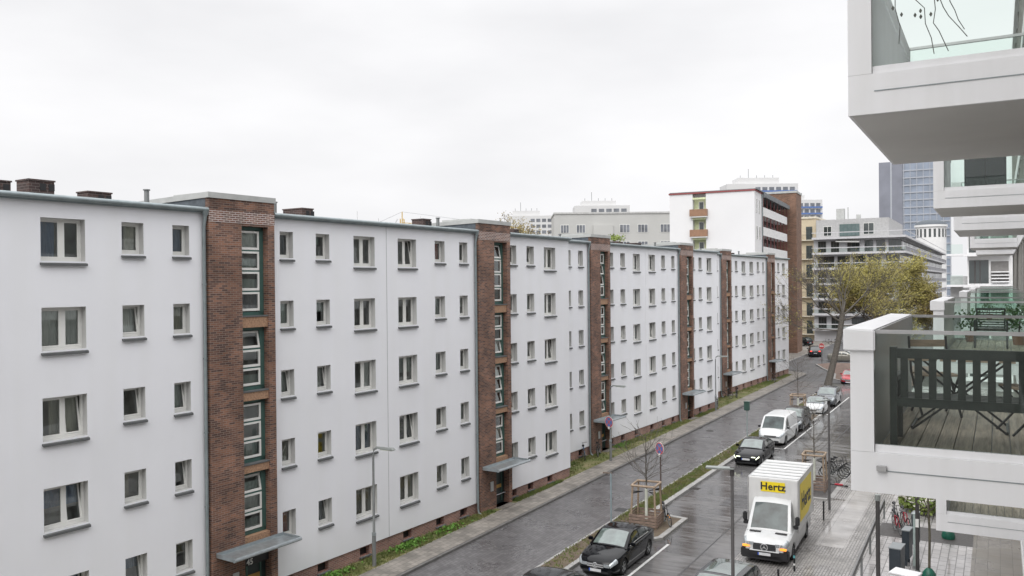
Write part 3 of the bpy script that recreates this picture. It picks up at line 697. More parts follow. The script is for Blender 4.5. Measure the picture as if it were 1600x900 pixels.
def make_car(label, loc, rz, p, cat='car', group=None, name='parked_car'):
    car = thing(name, label, cat, loc, rz, group)
    L, Wd = p['L'], p['W']; yF, yR = L / 2, -L / 2
    top = pchip(p['top']); plan = pchip(p['plan']); r = p['r']; clr = p.get('clr', .17); axles = p['axles']; sh = p.get('sh', .075)
    paint = p['paint']
    def zb(y):
        z = clr + (.10 * max(0, (abs(y) - L / 2 + .35) / .35))
        for a in axles:
            q = (r + .055)**2 - (y - a)**2
            if q > 0: z = max(z, r + math.sqrt(q) * .98)
        return z
    def ring(y):
        hw, zt, b = plan(y), top(y), zb(y); zs = max(zt - sh, b + .05)
        lo = max(b + .004, min(.36, zs - .1))
        return [(hw * .93, b), (hw * .985, lo), (hw, lo + (zs - lo) * .55), (hw * .99, zs - .045), (hw * .945, zs), (hw * .80, zt - .018), (hw * .42, zt), (0, zt + .006)]
    ys = sorted(set(np.round(np.concatenate([np.linspace(yR, yF, 56)] + [a + (r + .055) * np.cos(np.linspace(0, PI, 15)) for a in axles] + [[yR + .03, yF - .03]]), 4)))
    ys = [float(min(max(y, yR), yF)) for y in ys]; ys = sorted(set(ys))
    b = MB(); K = 8
    for y in ys:
        rg = ring(y); b.v += [(x, y, z) for x, z in rg] + [(-x, y, z) for x, z in rg[:-1][::-1]]
    N = 2 * K - 1
    for i in range(len(ys) - 1):
        for j in range(N - 1): b.f.append((i * N + j, (i + 1) * N + j, (i + 1) * N + j + 1, i * N + j + 1))
    b.f.append(tuple(range(N))[::-1][::-1]); b.f.append(tuple((len(ys) - 1) * N + j for j in range(N))[::-1])
    body = b.build('body', paint, car, smooth=True, angle=38)
    hw0 = plan(0)
    MB().box(-hw0 + .28, yR + .12, clr - .02, hw0 - .28, yF - .12, min(.75, top(yF - .3) - .12)).build('underbody', blackp, car)
    MB().box(-hw0 + .07, axles[0] + r + .1 if axles[0] < axles[1] else axles[1] + r + .1, clr - .05, hw0 - .07, max(axles) - r - .1, clr + .2).build('shade_box', blackp, car)  # low black box added to deepen the shade under the car
    # cabin shell
    yc0, yr0, yr1, yc1 = p['cab']; zr = pchip(p['roof']); tum = p.get('tum', .30)
    def cab(y, u):
        belt = top(y) - .035; z = max(zr(y), belt + .01); wb = plan(y) * .935; wr = wb - (z - belt) * tum
        if u < .5:
            t = u / .5; return Vector((wb + (wr - wb) * t + .02 * math.sin(PI * t), y, belt + (z - .045 - belt) * t))
        t = (u - .5) / .5
        return Vector((wr * (1 - t), y, z - .045 + .06 * (1 - (1 - t)**2.6)))
    US = [0, .15, .3, .42, .5, .53, .57, .65, .8, 1.0]
    cyy = [yc0 + (yc1 - yc0) * i / 40 for i in range(41)]
    c = MB(); n2 = 2 * len(US) - 1
    for y in cyy:
        q = [cab(y, u) for u in US]; c.v += [tuple(v) for v in q] + [(-v.x, v.y, v.z) for v in q[:-1][::-1]]
    for i in range(len(cyy) - 1):
        for j in range(n2 - 1): c.f.append((i * n2 + j, (i + 1) * n2 + j, (i + 1) * n2 + j + 1, i * n2 + j + 1))
    c.f.append(tuple(range(n2))); c.f.append(tuple((len(cyy) - 1) * n2 + j for j in range(n2))[::-1])
    c.build('roof', p.get('roofpaint', paint), car, smooth=True, angle=45)
    def patch(fn, pr, qr, nm, m, off, npq=(10, 6), mirror=None):
        g = MB(); A, Bn = npq; P = []
        for i in range(A + 1):
            for j in range(Bn + 1):
                s_, t_ = pr[0] + (pr[1] - pr[0]) * i / A, qr[0] + (qr[1] - qr[0]) * j / Bn
                e = 1e-3; v = fn(s_, t_); nv = (fn(s_ + e, t_) - fn(s_ - e, t_)).cross(fn(s_, t_ + e) - fn(s_, t_ - e))
                if nv.length < 1e-12: nv = Vector((0, 0, 1))
                nv.normalize(); out = Vector((v.x, 0, .35)) if abs(v.x) > .05 else Vector((0, 0, 1))
                if nv.dot(out) < 0: nv = -nv
                P.append(v + nv * off)
        if mirror: P = [Vector((-v.x, v.y, v.z)) for v in P]
        g.v = [tuple(v) for v in P]
        for i in range(A):
            for j in range(Bn):
                a = i * (Bn + 1) + j; g.f.append((a, a + 1, a + Bn + 2, a + Bn + 1))
        return g.build(nm, m, car, smooth=True)
    def cabv(y, v):
        q = cab(y, 1 - abs(v) * .44); return Vector((q.x if v >= 0 else -q.x, q.y, q.z))
    patch(cabv, (yr1 + .04, yc1 - .05), (-.97, .97), 'windscreen', p.get('front_glass', carglass_front), .006, (8, 14))
    if p.get('rear_glass', True): patch(cabv, (yc0 + .05, yr0 - .04), (-.95, .95), 'rear_window', carglass, .006, (6, 12))
    for a, bb in p['sideglass']:
        for mi in (False, True): patch(cab, (a, bb), (.10, .45), 'side_window', carglass, .007, (8, 4), mi)
    if p.get('panorama'): patch(cabv, (yr0 + .15, yr1 - .12), (-.86, .86), 'glass_roof', carglass_front, .006, (8, 12))
    def side(y, w):
        rg = ring(y)[1:5]; t = w * 3; i = min(int(t), 2); t -= i
        return Vector((rg[i][0] + (rg[i + 1][0] - rg[i][0]) * t, y, rg[i][1] + (rg[i + 1][1] - rg[i][1]) * t))
    for a, bb in p.get('doors', []):
        for mi in (False, True):
            dr = patch(side, (a, bb), (.03, .97), 'door', paint, .007, (8, 8), mi)
            s_ = -1 if mi else 1; q = side(a + .17, .62)
            MB().box(min(s_ * q.x, s_ * (q.x + .03)), a + .08, q.z, max(s_ * q.x, s_ * (q.x + .03)), a + .30, q.z + .035).build('handle', p.get('handle', paint), dr)
            for yy in (a - .006, bb + .006):
                g = MB()
                for k in range(8):
                    v0, v1 = side(yy, .03 + .94 * k / 8), side(yy, .03 + .94 * (k + 1) / 8)
                    g.quad((s_ * (v0.x + .004), yy - .006, v0.z), (s_ * (v0.x + .004), yy + .006, v0.z), (s_ * (v1.x + .004), yy + .006, v1.z), (s_ * (v1.x + .004), yy - .006, v1.z))
                g.build('door_gap', blackp, dr)
    # lamps on the corners
    def corner(y, w):
        rg = ring(y)[2:7]; t = w * 4; i = min(int(t), 3); t -= i
        return Vector((rg[i][0] + (rg[i + 1][0] - rg[i][0]) * t, y, rg[i][1] + (rg[i + 1][1] - rg[i][1]) * t))
    hl = p.get('lamp', lens_clear); hz = p.get('hz', top(yF - .05) - .06); hwf = plan(yF)
    for mi in (False, True):
        s_ = -1 if mi else 1
        g = patch(corner, (yF - p.get('hl_len', .42), yF - .015), p.get('hl_w', (.12, .62)), 'headlight', hl, .008, (6, 6), mi)
        a = sorted((s_ * hwf * .99, s_ * (hwf * .58)))
        MB().box(a[0], yF - .02, hz - p.get('lamp_h', .13), a[1], yF + .014, hz).build('lamp_face', hl, g, bevel=.01)
        a = sorted((s_ * plan(yR) * .99, s_ * plan(yR) * .62)); tz = p.get('tz', top(yR) - .08)
        g = MB().box(a[0], yR - .014, tz - .14, a[1], yR + .02, tz).build('tail_light', p.get('tail', lens_red), car, bevel=.008)
        q = cab(yc1 - .42, .06)
        mb_ = MB().box(-.10, -.09, -.06, .10, .06, .08); m_ = mb_.build('mirror', p.get('mirror', paint), car, bevel=.03); m_.location = (s_ * (q.x + .13), yc1 - .40 + p.get('mir_y', 0), q.z + .06)
    gw = hwf * p.get('gw', .54); g0, g1 = p.get('gz', (hz - .26, hz - .03))
    gr = MB().box(-gw, yF - .02, g0, gw, yF + .012, g1).build('grille', blackp, car, bevel=.01)
    for k in range(p.get('bars', 3)):
        z = g0 + (g1 - g0) * (k + .75) / (p.get('bars', 3) + .5); MB().box(-gw + .02, yF + .012, z - p.get('bar_h', .012), gw - .02, yF + .026, z + p.get('bar_h', .012)).build('grille_bar', p.get('barmat', chrome), gr)
    MB().box(-hwf * .9, yF - .04, .22, hwf * .9, yF + .008, .22 + (g0 - .24) * .55).build('bumper_intake', blackp, car, bevel=.01)
    for yy, s_ in ((yF + .03, 1), (yR - .03, -1)):
        zz = p.get('plz', g0 - .09) if s_ > 0 else p.get('plr', .62)
        pl = MB().box(-.26, yy - .012, zz - .055, .26, yy + .012, zz + .055).build('number_plate', plate_w, car)
        x0 = .26 if s_ > 0 else -.26
        a = sorted((x0, x0 - .045 * (1 if s_ > 0 else -1))); MB().box(a[0], yy - .0145, zz - .055, a[1], yy + .0145, zz + .055).build('plate_band', plate_b, pl)
    tw = p.get('tw', .21)
    for a in axles:
        for s_ in (-1, 1): wheel_tree(car, s_ * (plan(a) - tw / 2 - .015), a, r, s_, tw, p.get('steel', False))
    car['yF'] = yF
    return car, dict(yF=yF, top=top, plan=plan, patch=patch, cab=cab, gr=gr, g=(g0, g1), side=side)

def star(parent, y, z, r):
    M = T(0, y, z) @ RX(R(-90)); o = MB().torus(M, r, r * .12, 20, 6)
    for k in range(3):
        a = PI / 2 + k * 2 * PI / 3
        o.prism([(-r * .15 * math.sin(a), r * .15 * math.cos(a)), (r * math.cos(a), r * math.sin(a)), (r * .15 * math.sin(a), -r * .15 * math.cos(a))], M @ Matrix.Scale(-1, 4, Vector((0, 1, 0))), .012)
    return o.build('emblem', chrome, parent)

SEDAN = dict(L=4.69, W=1.81, r=.325, axles=(-1.40, 1.42), top=[(-2.345, .80), (-2.25, 1.0), (-1.9, 1.05), (-1.0, 1.0), (.6, .98), (.95, .96), (1.7, .87), (2.15, .76), (2.3, .66), (2.345, .58)],
    plan=[(-2.345, .72), (-2.2, .82), (-1.6, .895), (0, .905), (1.5, .895), (2.1, .82), (2.28, .72), (2.345, .62)], cab=(-1.95, -1.15, .15, 1.05),
    roof=[(-1.95, 1.05), (-1.5, 1.24), (-1.15, 1.36), (-.6, 1.43), (-.1, 1.44), (.2, 1.40), (.6, 1.21), (1.05, .97)], sideglass=[(-.32, .42), (-1.12, -.42), (-1.42, -1.18)], doors=[(-.36, .72), (-1.20, -.40)], paint=black_paint)
SUV = dict(L=4.55, W=1.86, r=.36, clr=.24, axles=(-1.36, 1.36), top=[(-2.275, .9), (-2.2, 1.05), (-1.6, 1.08), (.7, 1.08), (1.0, 1.06), (1.7, .98), (2.1, .88), (2.275, .72)],
    plan=[(-2.275, .78), (-2.1, .88), (-1.5, .925), (0, .93), (1.5, .92), (2.05, .85), (2.275, .68)], cab=(-2.2, -1.75, .25, 1.1), roof=[(-2.2, 1.07), (-1.95, 1.38), (-1.7, 1.58), (-1.0, 1.66), (0, 1.66), (.3, 1.6), (.7, 1.36), (1.1, 1.06)],
    sideglass=[(-.3, .5), (-1.15, -.4), (-1.72, -1.25)], doors=[(-.36, .78), (-1.20, -.40)], paint=mid_grey_paint, tum=.22)
HATCH = dict(L=3.75, W=1.72, r=.31, axles=(-1.18, 1.14), top=[(-1.875, .78), (-1.8, .98), (-1.3, 1.0), (.5, .98), (.8, .96), (1.4, .87), (1.7, .74), (1.875, .6)],
    plan=[(-1.875, .7), (-1.7, .81), (-1.1, .85), (0, .86), (1.1, .85), (1.6, .78), (1.8, .68), (1.875, .58)], cab=(-1.82, -1.45, .15, .92), roof=[(-1.82, .99), (-1.6, 1.24), (-1.4, 1.38), (-.8, 1.46), (-.1, 1.47), (.2, 1.42), (.55, 1.22), (.92, .97)],
    sideglass=[(-.45, .42), (-1.25, -.55)], doors=[(-.5, .66)], paint=white_paint)
VAN = dict(L=5.40, W=1.95, r=.34, clr=.2, axles=(-1.75, 1.72), sh=.06, top=[(-2.7, 1.02), (-2.6, 1.06), (1.4, 1.12), (1.75, 1.12), (2.2, 1.02), (2.5, .9), (2.7, .74)],
    plan=[(-2.7, .88), (-2.5, .95), (-1.5, .975), (1.2, .975), (2.1, .93), (2.5, .84), (2.7, .70)], cab=(-2.69, -2.62, 1.0, 1.9), roof=[(-2.69, 1.75), (-2.6, 1.88), (-2.3, 1.95), (0, 1.97), (.9, 1.95), (1.1, 1.88), (1.5, 1.52), (1.9, 1.10)],
    sideglass=[(.62, 1.42)], doors=[(.5, 1.36), (-1.1, .4)], paint=white_paint, tum=.12, rear_glass=False, front_glass=truckglass, mirror=blackp, steel=True, gz=(.60, .76), gw=.62, bars=1, hl_len=.5, plz=.42, handle=blackp)
def spec(base, **k): d = dict(base); d.update(k); return d

sed, g = make_car('black saloon parked by the tree island with a silver two-bar grille and clear headlights', (-14.22, 33.58, 0), PI, spec(SEDAN, bars=2, gz=(.42, .62), gw=.60, barmat=chrome, bar_h=.02, hl_len=.36))
star(sed, g['yF'] + .04, .53, .10)
for s_ in (-1, 1):   # bright window line
    q = MB(); pts = [g['cab'](y, .075) for y in np.linspace(-1.4, .7, 12)]
    q.tube([(s_ * (v.x + .012), v.y, v.z) for v in pts], .012, 6); q.build('trim_strip', chrome, sed)
make_car('dark car cut off by the bottom edge, parked ahead of the black saloon', (-14.3, 26.75, 0), PI, spec(SEDAN, paint=grey_paint))
make_car('dark car with a pale glass roof, cut off by the bottom edge near the truck', (-8.75, 30.6 - .55, 0), PI - .05, spec(SUV, paint=grey_paint, panorama=True, roof=[(-2.2, 1.07), (-1.95, 1.28), (-1.7, 1.42), (-1.0, 1.48), (0, 1.48), (.3, 1.44), (.7, 1.3), (1.1, 1.06)]), name='car')
bm, g = make_car('black saloon with yellow lit headlights and a dark double grille, ahead of the white van', (-14.2, 57.0, 0), PI, spec(SEDAN, lamp=lit_white, bars=0, gz=(.38, .62), gw=.42, hz=.66, plz=.48, hl_len=.24, hl_w=(.15, .42), lamp_h=.055), name='car')
make_car('white panel van with a black front grille, parked behind the black saloon with lit headlights', (-14.42, 65.0, 0), PI, VAN, cat='van', name='panel_van')
MB().torus(T(-14.42, 62.28, .69) @ RX(R(90)), .07, .02, 16, 6)
make_car('dark grey car tucked in close behind the white panel van', (-14.4, 71.0, 0), PI, spec(SUV, paint=grey_paint))
make_car('small white hatchback with a dark roof and black grille, parked past the second tree island', (-14.4, 80.2, 0), PI, spec(HATCH, roofpaint=mid_grey_paint, gz=(.36, .50), gw=.62, bars=1))
make_car('grey estate car parked behind the small white hatchback', (-14.35, 86.1, 0), PI, spec(SUV, lamp=lens_clear))
make_car('bright red car parked alone to the right of the leaning tree', (-15.1, 105.3, 0), PI, spec(HATCH, paint=red_paint))
make_car('champagne saloon seen side-on behind the leaning tree trunk', (-19.7, 132.6, .05), -R(90), spec(SEDAN, paint=gold_paint), name='parked_car')
make_car('white car half hidden behind the champagne saloon, nearer of two', (-19.3, 139.5, 0), R(100), spec(HATCH, paint=white_paint))
make_car('white car farthest back beside the side street, beyond the champagne saloon', (-18.4, 148, 0), R(100), spec(HATCH, paint=white_paint))
make_car('dark car with red brake lights turning at the junction', (-25.4, 140.2, 0), R(14), spec(SUV, paint=grey_paint, tail=lit_red, tz=1.0), name='car')
make_car('navy blue car parked half hidden by the end of the white row', (-31.8, 150.2, .1), -R(80), spec(SUV, paint=blue_paint))
make_car('black people carrier parked beyond the navy blue car', (-31.5, 160.3, .1), R(60), spec(SUV, paint=black_paint))

# box truck
trk = thing('box_truck', 'white box truck with yellow rental signs and amber indicators lit, parked on the cobbles', 'truck', (-8.68, 38.9, .02), PI + .03)
CABP = dict(L=5.9, W=2.02, r=.35, clr=.24, axles=(1.72, -1.85), sh=.06, top=[(-2.95, .85), (.2, 1.0), (1.3, 1.28), (1.72, 1.24), (2.3, 1.12), (2.7, 1.0), (2.95, .82)],
    plan=[(-2.95, .96), (1.2, 1.0), (2.2, .98), (2.7, .90), (2.95, .76)], cab=(.55, .60, 1.30, 2.02), roof=[(.55, 2.44), (.7, 2.47), (1.0, 2.43), (1.3, 2.27), (1.65, 1.78), (2.02, 1.19)],
    sideglass=[(.72, 1.55)], doors=[(.62, 1.25)], paint=white_paint, front_glass=truckglass, tum=.13, rear_glass=False, mirror=blackp, gw=.62, gz=(.62, .90), bars=3, barmat=mid_grey_paint, hz=.93, hl_len=.45, plz=.47, steel=True, handle=blackp, tw=.23)
tc_, g = make_car('x', (0, 0, 0), 0, CABP)
for ch in list(tc_.children): ch.parent = trk
bpy.data.objects.remove(tc_)
star(trk, g['yF'] + .05, .76, .14)
yF = g['yF']
MB().box(-.985, yF - .34, .24, .985, yF + .008, .66).build('bumper', blackp, trk, bevel=.05)
q = MB().tube([(-.66, yF + .02, .93), (-.60, yF + .03, .60), (.60, yF + .03, .60), (.66, yF + .02, .93)], .028, 8); q.build('grille_surround', white_paint, trk, smooth=True)
for s_ in (-1, 1):
    a = sorted((s_ * .60, s_ * .90)); MB().box(a[0], yF - .04, .70, a[1], yF + .03, .79).build('indicator', lens_orange, trk, bevel=.01)
    a = sorted((s_ * .3, s_ * .78)); o = MB().box(a[0], 2.05, 0, a[1], 2.22, .014).build('bonnet_vent', blackp, trk); o.location = (0, 0, 1.17)
    MB().box(s_ * 1.11 - .09, 1.45, 1.42, s_ * 1.11 + .09, 1.6, 1.80).build('wing_mirror', blackp, trk, bevel=.04)
    MB().beam((s_ * .90, 1.50, 1.35), (s_ * 1.10, 1.50, 1.45), .05).build('mirror_arm', blackp, trk)
MB().tube([(0, 1.02, 2.46), (0, .85, 2.95)], .012, 6).lathe([(.04, 0), (.03, .05)], T(0, 1.02, 2.44)).build('aerial', blackp, trk)
for s_ in (-1, 1): MB().beam((s_ * .25 - .25, 1.86, 1.31), (s_ * .25 + .3, 1.64, 1.63), .02, .015).build('wiper', blackp, trk)
bx0, bx1, by0, by1, bz0, bz1 = -1.07, 1.07, -2.95, 1.42, .98, 3.25
by1 = .72 + .35
cb = MB().box(bx0, by0, bz0, bx1, by1, bz1).build('cargo_box', streaky(mat('box_white', (.66, .66, .655), .45, var=.03), .07, (3, 3, .5)), trk, bevel=.03)
rb = MB()
for k in range(6):
    y = by0 + .45 + k * .62; rb.box(bx0 + .05, y, bz1 + .002, bx1 - .05, y + .26, bz1 + .022)
rb.build('roof_ribs', white_paint, trk, bevel=.01)
al = MB()
for x in (bx0, bx1):
    for y in (by0, by1): al.box(x - .012, y - .03, bz0, x + .012, y + .03, bz1 + .004)
al.box(bx0 - .008, by0, bz1 - .05, bx0 + .02, by1, bz1 + .008).box(bx1 - .02, by0, bz1 - .05, bx1 + .008, by1, bz1 + .008)
al.build('edge_trim', mat('trim_grey', (.5, .5, .5), .4, .4), trk)
MB().box(-.9, by0 + .1, .55, .9, by1 - .1, bz0 - .003).build('chassis', blackp, trk)
ft = MB().box(-.52, by1 + .004, 2.66, .52, by1 + .016, 3.10).build('front_sign', yellow, trk)
text_mesh('Hertz', .44, T(0, by1 + .022, 2.88) @ RZ(PI) @ RX(R(90)), 'sign_lettering', ink, ft, .006, .011, 1.05)
for s_ in (-1, 1):
    x = s_ * (abs(bx0) + .008)
    sg = MB().prism([(-1.5, 1.35), (.62, 1.35), (.62, 3.0), (-2.3, 3.0), (-2.3, 1.62)], T(x, 0, 0) @ Matrix(((0, 0, s_, 0), (1, 0, 0, 0), (0, 1, 0, 0), (0, 0, 0, 1))), .008).build('side_sign', yellow, trk)
    M = T(x + s_ * .014, -.85, 2.14) @ (RZ(R(90)) if s_ > 0 else RZ(R(-90))) @ RX(R(90))
    text_mesh('Hertz', 1.02, M, 'sign_lettering', ink, sg, .006, .028, 1.02)
    MB().box(min(x, x + s_ * .01), -2.0, 1.12, max(x, x + s_ * .01), -.9, 1.17).build('small_print_strip', mat('pale_grey_strip', (.45, .45, .45), .5), trk)

# ------------------------------------------------------------------ bicycles
def make_bike(name, label, loc, rz, lean=0., frame=blackp, group=None, spin=0., basket=None, tyre_m=None):
    b = thing(name, label, 'bicycle', loc, rz, group)
    b.rotation_euler = (0, lean, rz); b.rotation_mode = 'XYZ'
    r = .34
    for y in (-.53, .53):
        M = T(0, y, r) @ RY(R(90))
        w = MB().torus(M, r - .02, .021, 26, 6).build('wheel', tyre_m or tyre, b, smooth=True)
        s = MB().torus(M, r - .045, .010, 24, 5)
        for k in range(12):
            a = PI * k / 6; s.tube([(0, y, r), (0, y + (r - .05) * math.cos(a), r + (r - .05) * math.sin(a))], .0028, 4, False)
        s.lathe([(.03, -.05), (.03, .05)], M, 8); s.build('spokes', galv, w)
    f = MB(); bb = (0, -.08, .29); st = (0, -.22, .76); hd = (0, .33, .82); hb = (0, .37, .66)
    for a, c, q in ((bb, st, .018), (st, hd, .018), (bb, hb, .021), (hd, hb, .020), (bb, (0, -.53, r), .012), (st, (0, -.53, r), .010), (hb, (0, .53, r), .015)): f.tube([a, c], q, 7)
    f.build('frame', frame, b, smooth=True)
    MB().tube([(0, .33, .82), (0, .30, .98), (0, .36, 1.02)], .014, 6).tube([(-.29, .22, 1.04), (-.12, .36, 1.02), (.12, .36, 1.02), (.29, .22, 1.04)], .013, 6).build('handlebar', blackp, b, smooth=True)
    MB().tube([st, (0, -.255, .92)], .012, 6).tube([(0, -.13, .935), (0, -.24, .95), (0, -.39, .96)], [.025, .06, .085], 8).build('saddle', blackp, b, smooth=True)
    MB().tube([(-.1, -.08, .29), (.1, -.08, .29)], .02, 6).beam((.1, -.08, .29), (.1, .06, .19), .018).beam((-.1, -.08, .29), (-.1, -.22, .39), .018).box(.06, .02, .17, .17, .1, .19).box(-.17, -.26, .38, -.06, -.18, .40).lathe([(.085, -.004), (.085, .004)], T(.06, -.08, .29) @ RY(R(90)), 14).build('crank', galv, b)
    MB().tube([(-.05, -.55, .70), (-.05, -.25, .70)], .008, 5).tube([(.05, -.55, .70), (.05, -.25, .70)], .008, 5).box(-.06, -.72, .70, .06, -.25, .715).tube([(0, -.68, .70), (0, -.53, r)], .008, 5).build('rack', blackp, b)
    if basket: MB().box(-.18, .42, .78, .18, .70, 1.0).build('basket', basket, b)
    return b
def rep_bike(src, label, loc, rz, lean=0.):
    c = copy_tree(src); c.location = loc; c.rotation_euler = (0, lean, rz); c['label'] = label; return c
bk = make_bike('bicycle', 'black bicycle with orange wheel reflectors leaning on the nearest wooden tree guard', (-14.12, 39.55, .11), R(215), .12)
MB().box(.0, .34, .5, .012, .44, .54).box(.0, .62, .5, .012, .72, .54).build('reflector', lens_orange, bk)
gk = 'bicycles parked at the rack behind the truck'
k1 = make_bike('bicycle', 'black bicycle at the rack behind the truck, the nearest one', (-8.6, 53.3, .12), R(-75), .08, blackp, gk)
rep_bike(k1, 'second bicycle from the front at the rack behind the truck', (-8.6, 53.85, .12), R(-78), .1)
rep_bike(k1, 'third bicycle from the front at the rack behind the truck', (-8.55, 54.4, .12), R(-72), -.06)
rep_bike(k1, 'rearmost bicycle at the rack behind the truck', (-8.5, 55.0, .12), R(-80), .05)
gw_ = 'bicycles leaning along the white row'
blue_f = mat('bike_blue', (.05, .16, .32), .4)
k2 = make_bike('bicycle', 'blue bicycle leaning on the wall left of the third brick tower', (-24.15, 51.6, .13), R(25), -.15, blue_f, gw_)
rep_bike(k1, 'dark bicycle in front of the third tower doorway, beside the blue one', (-23.75, 53.0, .13), R(15), -.1)['group'] = gw_
rep_bike(k1, 'dark bicycle leaning beside the lamp post before the fifth tower', (-22.75, 77.4, .13), R(10), .08)['group'] = gw_
rep_bike(k1, 'bicycle by the fifth tower doorway, nearer to the wall', (-23.9, 85.0, .13), R(60), -.1)['group'] = gw_
rep_bike(k1, 'bicycle by the fifth tower doorway, nearer to the pavement', (-23.3, 86.2, .13), R(20), .1)['group'] = gw_
rep_bike(k1, 'bicycle beside the last tower doorway of the row', (-22.9, 100.8, .13), R(30), .1)['group'] = gw_
red_f = mat('bike_red', (.42, .02, .04), .4)
k3 = make_bike('bicycle', 'red bicycle parked near the dark post on the pale forecourt', (-4.15, 43.2, .12), R(200), .1, red_f)
rep_bike(k1, 'black bicycle with raised handlebar next to the red bicycle', (-4.3, 44.6, .12), R(195), .1)
k4 = copy_tree(k3); k4.location = (-3.85, 44.0, .12); k4['label'] = 'second red bicycle, behind the first on the forecourt'
gf = 'bicycles at the far junction'
for i, (x, y) in enumerate(((-27.6, 165), (-26.6, 165.5), (-25.6, 166.2))):
    rep_bike(k1, ['leftmost bicycle at the far junction', 'middle bicycle at the far junction', 'rightmost bicycle at the far junction'][i], (x, y, .1), R(80 + 10 * i), .05)['group'] = gf
# fallen scooter
sc = thing('electric_scooter', 'red and black electric scooter lying on the cobbles by the lamp post', 'scooter', (-8.3, 51.4, .13), R(-92))
MB().beam((0, -.1, .05), (0, .55, .05), .12, .05).build('deck', blackp, sc, bevel=.01)
MB().beam((0, .05, .09), (0, .5, .09), .17, .07).build('deck_cover', red_f, sc, bevel=.015)
MB().tube([(0, -.1, .07), (-.03, -.35, .16), (-.06, -1.05, .2)], .028, 8).build('stem', blackp, sc, smooth=True)
MB().tube([(-.06, -1.05, .02), (-.06, -1.05, .42)], .02, 8).build('handlebar', red_f, sc)
for y in (-.25, .68): MB().torus(T(0, y, .04), .085, .03, 16, 6).build('wheel', tyre, sc, smooth=True)
# ------------------------------------------------------------------ lamps, signs, posts
gl = 'street lamps along the opposite pavement'
def arm_lamp(label, x, y, h=5.0, first=None):
    l = thing('street_lamp', label, 'street lamp', (x, y, .12), 0, gl)
    MB().tube([(0, 0, -.1), (0, 0, 1.35)], .085, 12).tube([(0, 0, 1.35), (0, 0, 1.42), (0, 0, h - .3), (.04, 0, h - .08), (.2, 0, h)], [.085, .055, .048, .045, .04], 12).build('pole', galv, l, smooth=True)
    MB().tube([(0, 0, 1.3), (0, 0, 1.42)], .092, 12).build('collar', zinc_light, l)
    hd = MB().add([(.15, -.07, h - .02), (.15, .07, h - .02), (1.12, .14, h - .03), (1.12, -.14, h - .03), (.15, -.05, h + .06), (.15, .05, h + .06), (1.05, .10, h + .07), (1.05, -.10, h + .07)],
                  [(0, 3, 2, 1), (4, 5, 6, 7), (0, 1, 5, 4), (1, 2, 6, 5), (2, 3, 7, 6), (3, 0, 4, 7)]).build('lamp_arm', lamp_head, l, bevel=.02)
    MB().box(.42, -.09, h - .055, 1.05, .09, h - .031).build('lamp_cover', lamp_lens, hd)
    return l
L1 = arm_lamp('grey arm lamp nearest on the opposite pavement, in front of white ground-floor windows', -22.82, 27.8)
L2 = copy_tree(L1); L2.location = (-22.36, 51.75, .12); L2['label'] = 'grey arm lamp by the third brick tower with a no-stopping sign on its pole'
L3 = copy_tree(L1); L3.location = (-22.55, 76.45, .12); L3['label'] = 'grey arm lamp by the second facade step, bicycle at its foot'
def disc_sign(name, label, x, y, z, rz, kind, pole_h=None, polem=pole_dark, r=.30, off=.07):
    s = thing(name, label, 'traffic sign', (x, y, 0), rz)
    if pole_h: MB().tube([(0, 0, 0), (0, 0, pole_h)], .04, 10).build('post', polem, s, smooth=True)
    M = T(0, -off, z) @ RX(R(90))
    MB().lathe([(r * 1.05, 0), (r * 1.05, .012)], M, 32).build('sign_back', sign_white, s)
    if kind == 'stop':
        MB().lathe([(r * .985, .013), (r * .985, .017)], M, 32).build('sign_border', sign_red, s)
        MB().lathe([(r * .80, .0175), (r * .80, .020)], M, 32).build('sign_face', sign_blue, s)
        c = MB()
        for a in (45, -45): c.mbox(M @ RZ(R(a)) @ T(0, 0, .021), r * 1.62, r * .17, .003)
        c.build('sign_cross', sign_red, s)
        MB().box(-.07, -off - .03, z - r - .10, .07, -off - .012, z - r + .06).build('sign_sticker', sign_white, s)
    else:
        MB().lathe([(r * .985, .013), (r * .985, .018)], M, 32).build('sign_face', sign_red, s)
        c = MB(); c.mbox(M @ T(0, 0, .020), r * 1.4, r * .32, .004); c.build('sign_bar', sign_white, s)
    return s
disc_sign('no_stopping_sign', 'round blue and red no-stopping sign fixed to the lamp post at the third tower', -22.36, 51.70, 2.72, R(-22), 'stop', None, r=.36, off=.10)
disc_sign('no_stopping_sign', 'red-rimmed no-stopping sign on its own rusty post in the grass verge', -16.32, 44.7, 2.72, R(-30), 'stop', 2.95, mat('rusty_post', (.075, .05, .045), .7), r=.34, off=.06)
disc_sign('no_entry_sign', 'round red sign on a post at the tip of the gravel island', -22.05, 127.4, 2.55, R(-15), 'no', 2.9, r=.42, off=.06)
def mast_lamp(label, x, y, h, rz):
    l = thing('street_lamp', label, 'street lamp', (x, y, .05), rz, 'flat-headed street lamps on the right pavement')
    MB().tube([(0, 0, -.05), (0, 0, h)], [.064, .05], 14).build('pole', mat('grey_brown_pole', (.13, .125, .125), .5, .4), l, smooth=True)
    MB().tube([(0, 0, h - .25), (0, 0, h + .04)], .075, 14).build('collar', pole_dark, l)
    hd = MB().add([(-.05, -.10, h - .02), (.05, .10, h - .02)], []).box(-.85, -.15, h - .03, .07, .15, h + .02).build('lamp_arm', lamp_head, l, bevel=.015)
    MB().box(-.8, -.12, h - .045, -.3, .12, h - .031).build('lamp_cover', lamp_lens, hd)
    return l
M1 = mast_lamp('flat-headed lamp rising from below the frame beside the white truck', -7.68, 27.83, 5.72, R(12))
M2 = copy_tree(M1); M2.location = (-7.67, 46.15, .05); M2.rotation_euler = (0, 0, R(60)); M2['label'] = 'flat-headed lamp behind the truck, beside the fallen scooter'
